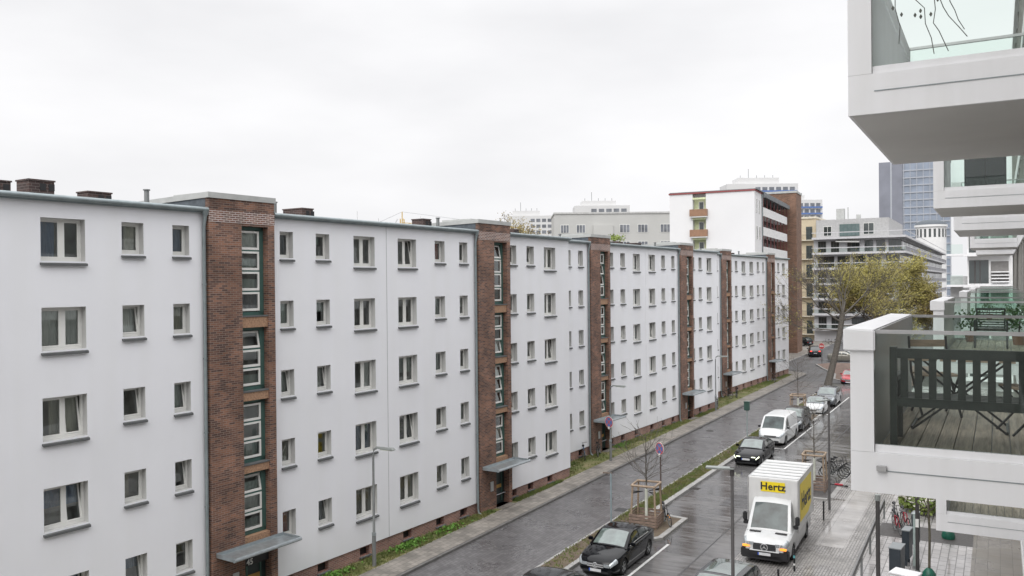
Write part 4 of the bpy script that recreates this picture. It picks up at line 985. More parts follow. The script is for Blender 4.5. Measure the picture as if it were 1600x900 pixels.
def bollard(label, x, y, m=iron):
    b = thing('bollard', label, 'bollard', (x, y, .04), 0, 'slim bollards along the cobbled margin')
    MB().tube([(0, 0, 0), (0, 0, .88)], .04, 12).lathe([(.05, .88), (.05, .91), (.02, .95)], Matrix.Identity(4), 12).build('post', m, b, smooth=True)
    return b
B1 = bollard('dark slim bollard just right of the truck cab wearing a few stickers', -7.32, 35.7)
MB().tube([(0, 0, .55), (0, 0, .66)], .0415, 12).build('sticker', mat('turquoise_sticker', (.1, .35, .38), .5), B1); MB().tube([(0, 0, .25), (0, 0, .33)], .0415, 12).build('sticker', sign_white, B1)
B2 = bollard('plain dark bollard behind the truck near the lamp post', -7.6, 44.05)
B3 = bollard('dark bollard nearest the bottom edge, in front of the truck', -7.33, 32.85)
# thin posts in the verge
p = thing('litter_post', 'thin grey post carrying a small dark green bin in the verge', 'post', (-16.12, 62.55, .1))
MB().tube([(0, 0, 0), (0, 0, 2.9)], .04, 8).build('post', mat('pale_green_post', (.30, .36, .36), .5, .3), p)
MB().box(-.19, -.15, 2.35, .19, .15, 2.95).box(-.22, -.18, 2.95, .22, .18, 3.0).build('bin', mat('bin_green', (.03, .075, .06), .5), p, bevel=.02)
p = thing('verge_post', 'thin pale grey-green post with a short cross plate, nearest in the verge', 'post', (-16.55, 38.3, .1))
MB().tube([(0, 0, 0), (0, 0, 2.5)], .045, 8).build('post', mat('pale_green_post2', (.30, .37, .40), .5, .3), p)
MB().box(-.42, -.03, 2.46, .06, .03, 2.52).build('cross_plate', mat('brown_plate', (.14, .11, .09), .6), p)
# lamp posts on the forecourt, handrail, letter boxes
for i, (x, y, lab) in enumerate(((-3.62, 31.2, 'thick black lamp post on the forecourt, left of the two below the balcony'), (-2.84, 36.9, 'thinner black lamp post on the forecourt wearing a white sticker'))):
    l = thing('forecourt_lamp', lab, 'lamp post', (x, y, .12), 0, 'black lamp posts on the forecourt')
    MB().tube([(0, 0, 0), (0, 0, 4.3)], .07, 12).build('pole', pole_dark, l, smooth=True)
    MB().tube([(0, 0, 4.3), (0, 0, 4.5)], .09, 12).build('lamp_top', lamp_head, l)
    MB().tube([(0, 0, 0), (0, 0, .35)], .09, 12).build('foot', pole_dark if i == 0 else galv, l)
    if i: MB().box(-.06, -.078, 2.05, .06, -.07, 2.38).build('sticker', sign_white, l)
rl = thing('handrail', 'grey steel handrail running along the edge of the pale forecourt', 'railing', (0, 0, .12))
rb_ = MB().beam((-4.75, 33.0, .86), (-4.98, 45.5, .86), .06, .24).build('rail', mat('rail_grey', (.17, .17, .17), .5, .3), rl)
for k in range(5):
    t = (k + .02) / 4.04; MB().box(-4.75 - .23 * t - .04, 33.0 + 12.5 * t - .04, 0, -4.75 - .23 * t + .04, 33.0 + 12.5 * t + .04, .86).build('post', galv, rl)
anth = mat('anthracite_box', (.035, .045, .055), .4, .2)
for i, (x, y, h, w, d, lab) in enumerate(((-3.55, 36.6, 1.25, .42, .85, 'largest anthracite letter box cabinet on the forecourt, nearest'), (-3.35, 38.6, 1.45, .28, .7, 'tall narrow anthracite letter box cabinet in the middle of the three'), (-3.2, 40.8, 1.6, .24, .6, 'anthracite letter box cabinet farthest back, before the dark setts'))):
    c = thing('letter_box', lab, 'letter box', (x, y, .12), R(-6), 'anthracite letter box cabinets')
    MB().box(-w / 2, -d / 2, .3, w / 2, d / 2, h).build('cabinet', anth, c, bevel=.01)
    MB().box(-w / 2 - .02, -d / 2 - .02, h, w / 2 + .02, d / 2 + .02, h + .04).build('lid', mat('lid_grey', (.25, .27, .28), .35, .4), c)
    for yy in (-d / 2 + .08, d / 2 - .08): MB().box(-.05, yy - .03, 0, .05, yy + .03, .3).build('leg', anth, c)
c = thing('info_post', 'slim pale green glass post behind the letter boxes', 'post', (-3.05, 38.2, .12))
MB().box(-.04, -.12, 0, .04, .12, 2.25).build('panel', mat('pale_glass_panel', (.34, .41, .39), .2), c); MB().box(-.06, -.14, 0, .06, .14, .12).build('foot', galv, c)
c = thing('parcel_box', 'white-lidded box standing at the bottom edge of the forecourt', 'box', (-3.05, 34.3, .12), R(-14))
MB().box(-.45, -.35, 0, .45, .35, .95).build('cabinet', white_render, c, bevel=.02); MB().box(-.48, -.38, .95, .48, .38, 1.0).build('lid', white_metal, c, bevel=.01)

# ------------------------------------------------------------------ trees
def grow(mb, p, d, L, r, depth, rr, tips, spread=.6, upb=.15, nseg=4, kids=(2, 4), taper=.62, wob=.18, sides=6, minr=.004):
    pts = [Vector(p)]; dd = Vector(d).normalized(); rad = [r]
    for i in range(nseg):
        dd = (dd + Vector((rr.uniform(-wob, wob), rr.uniform(-wob, wob), rr.uniform(-wob, wob) + upb * .3))).normalized()
        pts.append(pts[-1] + dd * L / nseg); rad.append(max(minr, r * (1 - (1 - taper) * (i + 1) / nseg)))
    mb.tube(pts, rad, max(3, sides), False)
    if depth == 0: tips.append((pts[-1], dd)); tips.append((pts[-2], dd)); return
    n = rr.randint(*kids)
    for k in range(n):
        t = rr.uniform(.35, 1.0) if k else 1.0
        i = min(int(t * nseg), nseg - 1); q = pts[i].lerp(pts[i + 1], t * nseg - i) if t < 1 else pts[-1]
        ax = dd.orthogonal().normalized(); ax.rotate(Matrix.Rotation(rr.uniform(0, 2 * PI), 3, dd))
        nd = (dd + ax * (spread * rr.uniform(.6, 1.3) if k else spread * .35) + Vector((0, 0, upb))).normalized()
        grow(mb, q, nd, L * rr.uniform(.6, .85), rad[-1] * (.85 if not k else .6), depth - 1, rr, tips, spread, upb, max(2, nseg - 1), kids, taper, wob, sides - 1, minr)
def leaves(tips, rr, n, size, spread, lo=None):
    mb = MB()
    for p, d in tips:
        for k in range(n if isinstance(n, int) else (int(n) + (rr.random() < n % 1))):
            c = Vector(p) + Vector((rr.gauss(0, spread), rr.gauss(0, spread), rr.gauss(0, spread * .8)))
            a = Vector((rr.uniform(-1, 1), rr.uniform(-1, 1), rr.uniform(-1, 1))).normalized(); b_ = a.orthogonal().normalized(); s = size * rr.uniform(.5, 1.3)
            mb.quad(c - a * s, c + b_ * s * .6, c + a * s, c - b_ * s * .6)
    return mb
bud_m = mat('olive_buds', (.20, .165, .055), .8, scale=.45, col2=(.33, .30, .075))
bud2_m = mat('brown_buds', (.20, .145, .07), .8, scale=.5, col2=(.30, .25, .085))
def guard(parent_label, x, y, rz, group='wooden tree guards', h=2.0, dark=False):
    g = thing('tree_guard', parent_label, 'tree guard', (x, y, .1), rz, group)
    wd = .62
    for a, b_ in ((-1, -1), (1, -1), (1, 1), (-1, 1)): MB().tube([(a * wd, b_ * wd, 0), (a * wd * .86, b_ * wd * .86, h)], .05, 8).build('post', wood, g, smooth=True)
    for k in range(4):
        z = .08 + k * .15; s = wd + .055
        q = MB().box(-s, -s - .03, z, s, -s, z + .1).box(-s, s, z, s, s + .03, z + .1).box(-s - .03, -s, z, -s, s, z + .1).box(s, -s, z, s + .03, s, z + .1)
        q.build('lower_slat', wood_grey, g)
    s = wd * .93
    MB().tube([(-s, -s, h), (s, -s, h)], .055, 8).tube([(s, -s, h + .01), (s, s, h)], .055, 8).tube([(s, s, h), (-s, s, h)], .055, 8).tube([(-s, s, h + .01), (-s, -s, h)], .055, 8).build('top_rail', wood, g, smooth=True)
    tm = MB()
    for a, b_ in ((-1, -1), (1, -1), (1, 1)): tm.tube([(a * s, b_ * s, h - .28), (a * .12, b_ * .12, h - .34), (a * s * .9, b_ * s, h - .36)], .03, 6)
    tm.build('tie_strap', blackp, g)
    return g
def sapling(label, x, y, h, seed, white=True):
    rr = random.Random(seed); t = thing('young_tree', label, 'tree', (x, y, .1), 0, 'bare young street trees')
    tr = MB(); tr.tube([(0, 0, 0), (.02, 0, h * .3), (-.02, .02, h * .62), (.0, 0, h)], [.055, .045, .03, .012], 8)
    tr.build('trunk', bark, t, smooth=True)
    cr = MB(); tips = []
    for k in range(22):
        z = h * rr.uniform(.46, .97); a = k * 2.4 + rr.uniform(-.4, .4); d = Vector((math.cos(a), math.sin(a), rr.uniform(.35, .8)))
        grow(cr, (0, 0, z), d, (h - z) * .35 + .5, .016, 2, rr, tips, .7, .14, 3, (2, 3), .6, .2, 5, .005)
    cr.build('crown', bark, t)
    if white: MB().tube([(0, 0, .3), (0, 0, 1.75)], .075, 10).build('trunk_guard', pvc_white, t, smooth=True)
    return t
sapling('bare young tree in the nearest wooden guard between the carriageways', -14.98, 38.98, 4.5, 4)
guard('square wooden tree guard with slatted base on the nearest tree island', -14.98, 38.98, R(6))
sapling('bare young tree behind the white van, in the second guard', -15.05, 75.4, 4.9, 6)
guard('wooden tree guard behind the white van, on the second tree island', -15.05, 75.4, R(4))
sapling('bare young tree behind the truck, beside the bicycle rack', -9.15, 50.2, 4.4, 9)
guard('wooden tree guard half hidden behind the truck box', -9.15, 50.2, R(3))
# small tree with a green watering bag on the forecourt
def bag_tree(label, x, y, h, seed, crown=True):
    rr = random.Random(seed); t = thing('young_tree', label, 'tree', (x, y, .12))
    MB().tube([(0, 0, 0), (.03, 0, h * .4), (-.02, 0, h * .7), (0, 0, h)], [.05, .045, .035, .015], 8).build('trunk', bark_green, t, smooth=True)
    cr = MB(); tips = []
    for k in range(9):
        a = k * 2.4; grow(cr, (0, 0, h * rr.uniform(.5, .95)), Vector((math.cos(a), math.sin(a), .8)), .8, .018, 1, rr, tips, .6, .2, 3, (2, 3), .6, .2, 5, .006)
    cr.build('crown', bark_green, t)
    leaves(tips, rr, 5, .05, .12).build('young_leaves', mat('fresh_leaves', (.14, .2, .04), .7, var=.3, scale=6), t)
    MB().lathe([(.26, 0), (.29, .10), (.24, .34), (.12, .5), (.06, .54)], Matrix.Identity(4), 16).build('watering_bag', mat('green_bag', (.01, .10, .065), .45, var=.3, scale=8), t, smooth=True)
    return t
bag_tree('slim young tree with a green watering bag at its foot, on the pale forecourt', -2.42, 36.75, 4.6, 3)
bag_tree('young tree with a green watering bag half hidden under the lower balcony', -2.05, 43.3, 3.2, 5)
# the leaning street tree at the junction
rr = random.Random(21)
bt = thing('street_tree', 'big leaning bare tree with olive buds at the junction', 'tree', (-16.85, 100.9, 0))
side_ = Vector((.86, .5, 0))
tk = MB(); base = [Vector((0, 0, -.1)), Vector((0, 0, .5)) + side_ * .1, Vector((0, 0, 3.0)) + side_ * .75, Vector((0, 0, 5.6)) + side_ * 1.35, Vector((0, 0, 8.2)) + side_ * 1.75]
tk.tube(base, [.50, .40, .34, .31, .29], 12); tips = []
tk.build('trunk', bark, bt, smooth=True)
cr = MB()
for dx, dz, L_, r_, z_ in ((-1.0, .5, 3.3, .16, 7.2), (-.75, .8, 3.0, .15, 8.0), (-.2, 1.1, 2.5, .17, 8.2), (.35, 1.0, 2.7, .18, 8.2), (.9, .7, 3.2, .17, 8.0), (1.2, .4, 3.6, .16, 7.4), (-1.3, .2, 3.2, .13, 6.3), (1.0, .25, 3.0, .11, 6.0), (.2, .8, 2.6, .14, 8.1), (-1.1, .9, 2.6, .13, 8.0), (1.3, .15, 3.3, .12, 6.8)):
    b0 = Vector((0, 0, z_)) + side_ * (1.35 + (z_ - 5.6) * .15)
    grow(cr, b0, side_ * dx + Vector((0, 0, dz)) + Vector((-.5, .86, 0)) * rr.uniform(-.5, .5), L_, r_ * .72, 4, rr, tips, .62, .10, 4, (3, 4), .6, .16, 7, .012)
cr.build('crown', bark, bt)
lv = MB(); lr = random.Random(2)
near_tips = [(p, d) for p, d in tips]
wt = [(p, d) for p, d in near_tips if lr.random() < .10 + .55 * min(1, max(0, (p.dot(side_) - 1.8) / 3))]
leaves(wt, lr, 8, .075, .26).build('buds', bud_m, bt)
# second, fuller tree behind it
ft = thing('street_tree', 'rounder tree thick with yellow-brown spring buds, behind the leaning one', 'tree', at(1374, 440, 106).xy.to_3d())
rr = random.Random(5); tk = MB(); tk.tube([(0, 0, 0), (.1, 0, 3), (.0, .1, 6)], [.4, .32, .28], 10); tk.build('trunk', bark, ft, smooth=True)
cr = MB(); tips = []
for k in range(10):
    a = k * 2.39; e = .5 + .9 * (k % 3) / 2
    grow(cr, (0, .1, 4.6 + .16 * k), Vector((math.cos(a), math.sin(a), e)), 3.55, .12, 4, rr, tips, .62, .12, 4, (3, 4), .6, .18, 6, .012)
cr.build('crown', bark, ft)
lr = random.Random(8)
t1 = [t for t in tips if t[0].z + lr.uniform(-1.5, 1.5) > 9.5]; t2 = [t for t in tips if not t in t1]
leaves(t1, lr, 14, .115, .30).build('upper_buds', bud_m, ft)
leaves(t2, lr, 14, .115, .30).build('lower_buds', bud2_m, ft)

# ------------------------------------------------------------------ grass, weeds, hedge
def tufts(poly_fn, n, hmin, hmax, seed, wdt=.03, blades=4):
    r_ = random.Random(seed); mb = MB()
    for _ in range(n):
        x, y, z, k = poly_fn(r_)
        if k <= 0: continue
        for b_ in range(blades):
            a = r_.uniform(0, 2 * PI); h = r_.uniform(hmin, hmax) * k; px, py = x + r_.uniform(-.12, .12), y + r_.uniform(-.12, .12)
            ox, oy = math.cos(a) * wdt, math.sin(a) * wdt; lx, ly = r_.uniform(-.5, .5) * h, r_.uniform(-.5, .5) * h
            mb.add([(px - ox, py - oy, z), (px + ox, py + oy, z), (px + lx, py + ly, z + h)], [(0, 1, 2)])
    return mb
def facade_x(y):
    s = y
    X = 25.3 if s < 45.1 else (27.35 if s < 77.3 else 29.5)
    return -X * math.cos(B_ROT) + s * math.sin(B_ROT)
def clump(x, y, s=1.0):
    return .5 + .5 * math.sin(x * 2.3 * s + 1.7 * math.sin(y * .9 * s)) * math.sin(y * .55 * s + 1.3 * math.sin(x * 1.1))
def lawn_pt(r_):
    y = r_.uniform(20, 110); y = 20 + (y - 20) * r_.random()**.5 if r_.random() < .4 else y
    f = facade_x(y); x = r_.uniform(f + .05, -22.66)
    if f > -22.7: return 0, 0, 0, 0
    k = clump(x, y); wall = max(0, 1 - (x - f) / .8)
    for c in (20.5, 36.8, 53, 69.2, 85.7, 101.8):
        if -.4 < y - (c + .5 + .6) < 1.9: k = 0; wall = 0
    if r_.random() > k * .9 + wall * .9: return 0, 0, 0, 0
    return x, y, .12, .6 + wall * .6
grass_m = mat('spring_grass', (.085, .14, .03), .8, scale=.8, col2=(.18, .17, .06))
tag(tufts(lawn_pt, 9000, .05, .16, 3, .025).build('lawn_grass', grass_m), 'short patchy spring grass at the foot of the white row', 'grass', kind='stuff')
def verge_pt(r_):
    y = r_.uniform(22, 97); y = 22 + (y - 22) * r_.random() if r_.random() < .4 else y
    x = r_.uniform(-16.7, -15.75); k = clump(x, y * .7, .9)
    if y < 37: k *= .75; 
    if x > -16.2 and y < 37: k *= .4
    if 42 < y < 73: k = .5 + k
    return (x, y, .1, .8) if r_.random() < k else (0, 0, 0, 0)
tag(tufts(verge_pt, 9000, .04, .12, 4, .025).build('verge_grass', grass_m), 'thin grass and moss in the verge between the carriageways', 'grass', kind='stuff')
weed_m = mat('bright_weeds', (.06, .16, .015), .7, scale=3, col2=(.12, .25, .03))
def weed_pt(r_):
    y = r_.choice([22.8, 23.3, 23.6, 24.2, 24.6, 25.2, 25.9, 30.2, 30.9, 33.6, 22.5, 79.5, 80.2, 56.5]) + r_.gauss(0, .45); f = facade_x(y)
    return f + .25 + abs(r_.gauss(0, .28)), y, .12 + r_.random() * .12, 1.0
wm = MB(); r_ = random.Random(17)
for _ in range(2400):
    x, y, z, k = weed_pt(r_); a = Vector((r_.uniform(-1, 1), r_.uniform(-1, 1), r_.uniform(0, .8))).normalized(); b_ = a.orthogonal().normalized(); s = r_.uniform(.03, .075); c = Vector((x, y, z + r_.random() * .16))
    wm.quad(c - a * s, c + b_ * s * .7, c + a * s, c - b_ * s * .7)
tag(wm.build('leafy_weeds', weed_m), 'bright green leafy weeds along the brick plinth', 'weeds', kind='stuff')
hd = thing('flowering_hedge', 'leafy hedge covered in white blossom behind the forecourt bicycles', 'hedge', (-2.9, 49.6, .1))
r_ = random.Random(31); hm, fm, st_ = MB(), MB(), MB()
for _ in range(7500):
    c = Vector((r_.uniform(-1.55, 1.9), r_.uniform(-3.0, 1.8), 0)); hh = 1.0 + .35 * math.sin(c.x * 3) * math.cos(c.y * 2.2); c.z = hh * (1 - r_.random()**2 * .8)
    a = Vector((r_.uniform(-1, 1), r_.uniform(-1, 1), r_.uniform(-.3, 1))).normalized(); b_ = a.orthogonal().normalized(); s = r_.uniform(.05, .10)
    if r_.random() < .5: s *= 1.25
    (fm if r_.random() < .62 and c.z > hh * .6 else hm).quad(c - a * s, c + b_ * s * .7, c + a * s, c - b_ * s * .7)
for _ in range(60):
    x, y = r_.uniform(-1.5, 1.8), r_.uniform(-1.7, 1.7); st_.tube([(x, y, 0), (x + r_.uniform(-.2, .2), y, .9)], .015, 4)
hm.build('foliage', mat('hedge_leaves', (.13, .20, .03), .7, scale=3, col2=(.20, .24, .06)), hd); fm.build('blossom', mat('white_blossom', (.62, .60, .54), .8, var=.1), hd); st_.build('stems', bark, hd)
# ------------------------------------------------------------------ the balcony building on the right
FX = .78
ab = thing('apartment_block', 'modern white apartment block with dark windows carrying the glass balconies', 'building', (FX, 0, 0))
dk_glass = mat('dark_glazing', (.035, .045, .045), .05, 0, var=.3, scale=.6, spec=1.0)
stone = mat('grey_pilaster', (.32, .31, .29), .7, var=.1)
levels = [3.24, 6.64, 10.04, 13.44, 16.84, 20.24]
Y0, Y1 = -40, 66
wb = MB()  # unseen upper height added to darken the near end of the white row
wb.box(.35, Y0, -.1, 12, Y1, 23.7); wb.build('core_wall', mat('bounce_glazing', (.30, .305, .30), .12, 0, var=.35, scale=.7), ab)  # glazing colour lightened to bounce light into the near balcony
for z in levels: MB().box(0, Y0, z, .345, Y1, z + .55).build('floor_band', white_render, ab)
MB().box(-.1, Y0 - .1, 23.7, 12.1, Y1 + .1, 24.1).build('roof_edge', white_render, ab)
MB().box(0, Y0, -.1, .345, Y1, .698).build('base_course', white_render, ab)
MB().box(.02, Y0, .7, .34, Y1, 3.2).build('ground_wall', white_render, ab)
k = 0
for i, z in enumerate(levels):
    y = Y0 + .8
    pi_ = MB(); fr_ = MB()
    while y < Y1:
        pi_.box(.03, y, z + .552, .344, y + .55, (levels[i + 1] if i < 5 else 23.7) - .002)
        fr_.box(.22, y + 1.5, z + .552, .343, y + 1.62, (levels[i + 1] if i < 5 else 23.7) - .002)
        y += 2.85
    pi_.build('pilaster', stone, ab); fr_.build('window_frame', pole_dark, ab)
dp = MB().tube([(-.06, 25.0, .1), (-.06, 25.0, 23.6)], .05, 8).build('rainwater_pipe', white_metal, ab, smooth=True)

XL = -1.175
gb = 'glass-fronted white balconies of the right-hand building'
def balcony(label, y0, y1, zb, deck=True, spout=False, xl=XL):
    b = thing('balcony', label, 'balcony', (0, y0, zb), 0, gb)
    D = y1 - y0; xr = FX - .004; xi = xl + .20; zc = 1.36
    # floor tray: fascia all round and a recessed soffit
    s = MB().box(xl, 0, 0, xr, .19, .36).box(xl, D - .19, 0, xr, D, .36).box(xl, .19, 0, xi, D - .19, .36).box(xi, .19, .015, xr, D - .19, .34)
    s.build('floor_slab', white_metal, b)
    MB().box(xl + .03, .03, -.004, xr, D - .03, .012).build('soffit', soffit_m, b)
    MB().box(xi + .02, -.006, .20, xr, .0, .207).build('shadow_joint', zinc, b)
    MB().box(xl, 0, .362, xi - .002, D, zc).build('side_panel', white_metal, b)
    cp = MB(); c0, c1 = xl - .055, xi + .012
    cp.add([(c0, -.03, zc - .09), (c1, -.03, zc - .09), (c1, D + .03, zc - .09), (c0, D + .03, zc - .09), (c0, -.03, zc + .115), (c1, -.03, zc + .105), (c1, D + .03, zc + .105), (c0, D + .03, zc + .115)],
           [(0, 3, 2, 1), (4, 5, 6, 7), (0, 1, 5, 4), (1, 2, 6, 5), (2, 3, 7, 6), (3, 0, 4, 7)])
    cp.build('coping', white_metal, b, bevel=.012)
    for yy in (.045, D - .06):
        MB().box(xi + .002, yy, .43, xr, yy + .016, 1.43).build('glass_panel', railglass, b)
        MB().box(xi + .002, yy - .012, 1.43, xr, yy + .03, 1.462).build('handrail', alu, b)
        MB().box(xi + .002, yy - .015, .362, xr, yy + .032, .43).build('base_rail', white_metal, b)
    if deck:
        dm = MB(); x = xi + .03
        while x < xr - .13:
            dm.box(x, .10, .365, x + .138, D - .10, .392)
            for q in range(6): dm.box(x + .010 + q * .021, .10, .392, x + .021 + q * .021, D - .10, .396)
            x += .148
        dm.build('decking', deck_m, b)
    if spout: MB().box(xi + .02, -.045, .205, xi + .10, -.002, .25).build('drain_spout', alu, b)
    return b
BAL = balcony('near balcony at eye level with a dark green bench behind its green glass', 8.2, 12.0, 10.04, True, True)
TOPB = balcony('balcony overhead at the upper right, grey soffit seen from below', 8.2, 11.95, 13.444, False)
balcony('second balcony on the upper floor, its soffit shading the glass below', 19.8, 22.7, 13.444, False)
balcony('third balcony along on the upper floor', 29.1, 33.6, 13.444, False)
balcony('fourth balcony along on the upper floor', 46.0, 49.8, 13.444, False)
balcony('second balcony along at eye level with a dark chair inside', 19.5, 24.2, 10.04)
balcony('third balcony along at eye level, plants behind its glass', 34.4, 38.4, 10.04)
balcony('fourth balcony along at eye level', 46.0, 50.0, 10.04)
balcony('farthest balcony along at eye level', 58.0, 62.0, 10.04)
balcony('fifth and farthest balcony on the upper floor', 58.5, 62.3, 13.444, False)
balcony('balcony one floor down, wet decking showing over its edge', 19.95, 24.0, 6.64)
# grey-green roughcast linings inside the overhead balcony, twigs of a climber
r_ = random.Random(3); vm = MB()
v = thing('climbing_plant', 'thin climbing twigs with a few buds behind the overhead balcony glass', 'plant', (XL + .24, 8.32, 13.84))
for k in range(5):
    x, z = .02 + k * .09, 1.2; pts = [(x, .02 + .3 * (k % 2), z + .2)]
    for q in range(8): pts.append((pts[-1][0] + r_.uniform(-.02, .09), pts[-1][1] + r_.uniform(-.03, .05), pts[-1][2] - r_.uniform(.08, .2)))
    vm.tube([p_ for p_ in pts if p_[2] > 0], .004, 4)
vm.build('twigs', bark, v); bm_ = MB()
for k in range(14): bm_.lathe([(.004, -.02), (.014, 0), (.003, .02)], T(r_.uniform(0, .5), r_.uniform(0, .4), r_.uniform(.1, 1.2)), 6)
bm_.build('buds', bark_green, v)
# bench on the near balcony (seen from behind)
zf = 10.436
bn = thing('garden_bench', 'dark green slatted wooden bench with its back to the glass on the near balcony', 'bench', (-.17, 8.47, zf))
for s_ in (-1, 1):
    x = s_ * .67
    MB().box(x - .03, -.03, 0, x + .03, .04, .90).build('rear_leg', bench_m, bn); MB().box(x - .03, .46, 0, x + .03, .53, .60).build('front_leg', bench_m, bn)
    MB().box(x - .03, .0, .58, x + .03, .56, .63).build('armrest', bench_m, bn)
bk_ = MB().box(-.64, -.025, .80, .64, .025, .89).box(-.64, -.025, .36, .64, .025, .44)
for k in range(11): x = -.58 + k * .116; bk_.box(x - .031, -.012, .44, x + .031, .012, .80)
bk_.build('backrest', bench_m, bn)
st_ = MB()
for k in range(5): st_.box(-.64, .06 + k * .10, .405, .64, .13 + k * .10, .43)
st_.build('seat', bench_m, bn)
ft_ = thing('folding_table', 'folding slatted table with dark crossed legs behind the bench', 'table', (-.35, 9.75, zf))
tt = MB()
for k in range(6): tt.box(-.5 + k * .17, -.35, .70, -.36 + k * .17, .35, .722)
tt.build('tabletop', wood, ft_)
for y in (-.3, .3):
    MB().beam((-.42, y, 0), (.42, y, .70), .03, .02).build('leg', iron, ft_); MB().beam((.42, y + .03, 0), (-.42, y + .03, .70), .03, .02).build('leg', iron, ft_)
MB().beam((-.42, -.3, .02), (-.42, .3, .02), .02).beam((.42, -.3, .02), (.42, .33, .02), .02).build('foot_bar', iron, ft_)
def fold_chair(label, x, y, rz):
    c = thing('folding_chair', label, 'chair', (x, y, zf), rz, 'dark folding chairs on the near balcony')
    for s_ in (-1, 1):
        MB().beam((s_ * .2, -.22, 0), (s_ * .2, .2, .46), .022, .016).beam((s_ * .2, .2, .46), (s_ * .2, .30, .86), .022, .016).build('back_leg', iron, c); MB().beam((s_ * .185, .25, 0), (s_ * .185, -.20, .45), .022, .016).build('front_leg', iron, c)
    q = MB()
    for k in range(4): q.box(-.2, -.2 + k * .1, .445, .2, -.13 + k * .1, .462)
    q.build('seat', wood, c)
    q = MB()
    for k in range(2): q.box(-.2, .255 + k * .03, .62 + k * .12, .2, .275 + k * .03, .70 + k * .12)
    q.build('backrest', wood, c)
    return c
fold_chair('folding chair left of the table, by the white side panel', -.62, 10.6, R(20)); fold_chair('folding chair right of the table, nearer to the wall', .25, 9.7, R(-70))
# furniture farther along
ch = thing('balcony_chair', 'dark mesh armchair seen through the green glass of the second balcony', 'chair', (-.15, 21.2, zf))
cbk = MB().box(-.28, -.02, .42, -.25, .02, .88).box(.25, -.02, .42, .28, .02, .88).box(-.25, -.02, .84, .25, .02, .88)
for k in range(7): cbk.box(-.25, -.012, .46 + k * .052, .25, .012, .485 + k * .052)
cbk.build('backrest', bench_m, ch); MB().box(-.3, 0, .38, .3, .52, .43).build('seat', bench_m, ch)
for a in (-.31, .31):
    for y in (0, .53): MB().box(a - .02, y - .02, 0, a + .02, y + .02, .6).build('leg', iron, ch)
def pot(label, x, y, z, s, seed):
    r2 = random.Random(seed); p_ = thing('potted_plant', label, 'plant', (x, y, z), 0, 'potted plants on the balconies')
    MB().lathe([(.14 * s, 0), (.19 * s, .34 * s), (.2 * s, .36 * s), (.16 * s, .36 * s)], Matrix.Identity(4), 14).build('pot', mat('terracotta', (.3, .13, .07), .8), p_)
    MB().tube([(0, 0, .3 * s), (.02, 0, .7 * s)], .02 * s, 5).build('stem', bark, p_)
    leaves([(Vector((r2.gauss(0, .18 * s), r2.gauss(0, .18 * s), r2.uniform(.5, 1.1) * s)), None) for _ in range(60)], r2, 3, .06 * s, .06).build('foliage', mat('pot_leaves', (.05, .12, .03), .7, var=.4, scale=8), p_)
pot('leafy potted plant beside the mesh armchair on the second balcony', .4, 22.6, zf, .8, 1)
pot('potted plant at the far left corner of the second balcony', -.6, 23.4, zf, .7, 2)
pot('left one of two potted shrubs on the third balcony', -.3, 36.2, zf, .6, 3)
pot('right one of two potted shrubs on the third balcony', .3, 35.6, zf, .55, 4)
lb = thing('reflection_box', 'dark stand-in for reflections, grey case on it, behind the glass of the second upper balcony', 'cabinet', (-.62, 20.5, 13.81))  # added dark box, stands in for the dark room and reflections behind this glass
MB().box(0, 0, .06, .78, .5, 1.02).build('box_body', blackp, lb, bevel=.01); MB().box(-.02, -.02, 1.02, .8, .52, 1.05).build('top', grey_paint, lb)
MB().box(.03, -.012, .1, .38, -.002, .98).build('door', grey_paint, lb); MB().box(.41, -.012, .1, .75, -.002, .98).build('door', grey_paint, lb)
for x in (.05, .7):
    MB().box(x, .05, 0, x + .05, .45, .06).build('foot', blackp, lb)
MB().box(.2, .1, 1.052, .6, .4, 1.2).build('case', galv, lb, bevel=.02)

# ------------------------------------------------------------------ white terraced building closing the right side
wt_ = thing('terrace_house', 'white stepped building with wide dark windows beyond the balconies', 'building', (0, 104, 0))
MB().box(-2.9, 0, -.1, 12, 14, 19.6).build('wall', white_render, wt_)
MB().box(-4.6, 1.2, -.1, -2.904, 14, 12.3).build('side_wing', mat('pale_grey_render', (.45, .45, .45), .8), wt_)
for i, z in enumerate((1.2, 4.55, 7.9, 11.25, 14.6, 17.95)):
    if z < 17:
        f = MB().box(-2.75, -.06, z + .25, -.9, -.004, z + 2.75).build('window', dk_glass, wt_)
        MB().box(-2.25, -.09, z + .25, -2.12, -.062, z + 2.75).box(-1.75, -.09, z + .25, -1.66, -.062, z + 2.75).build('window_mullion', pole_dark, f)
        MB().box(-.7, -.05, z + .3, .95, -.004, z + 2.6).build('shutter', mat('grey_shutter', (.19, .185, .18), .7), wt_)
    MB().box(-3.3, -.9, z - .18, 1.1, -.002, z + .12).build('floor_band', white_metal, wt_)
for i, z in enumerate((4.55, 7.9, 11.25, 14.6)):
    MB().box(-4.9, -.6, z - .1, -3.32, 1.1, z + .12).build('terrace_slab', white_metal, wt_)
    MB().box(-4.9, -.6, z + .12, -3.32, -.57, z + 1.15).build('terrace_glass', railglass, wt_)
for z in (11.6, 11.95, 12.3, 12.65): MB().box(-.65, -.5, z, 1.0, -.1, z + .12).build('louvre', white_metal, wt_)
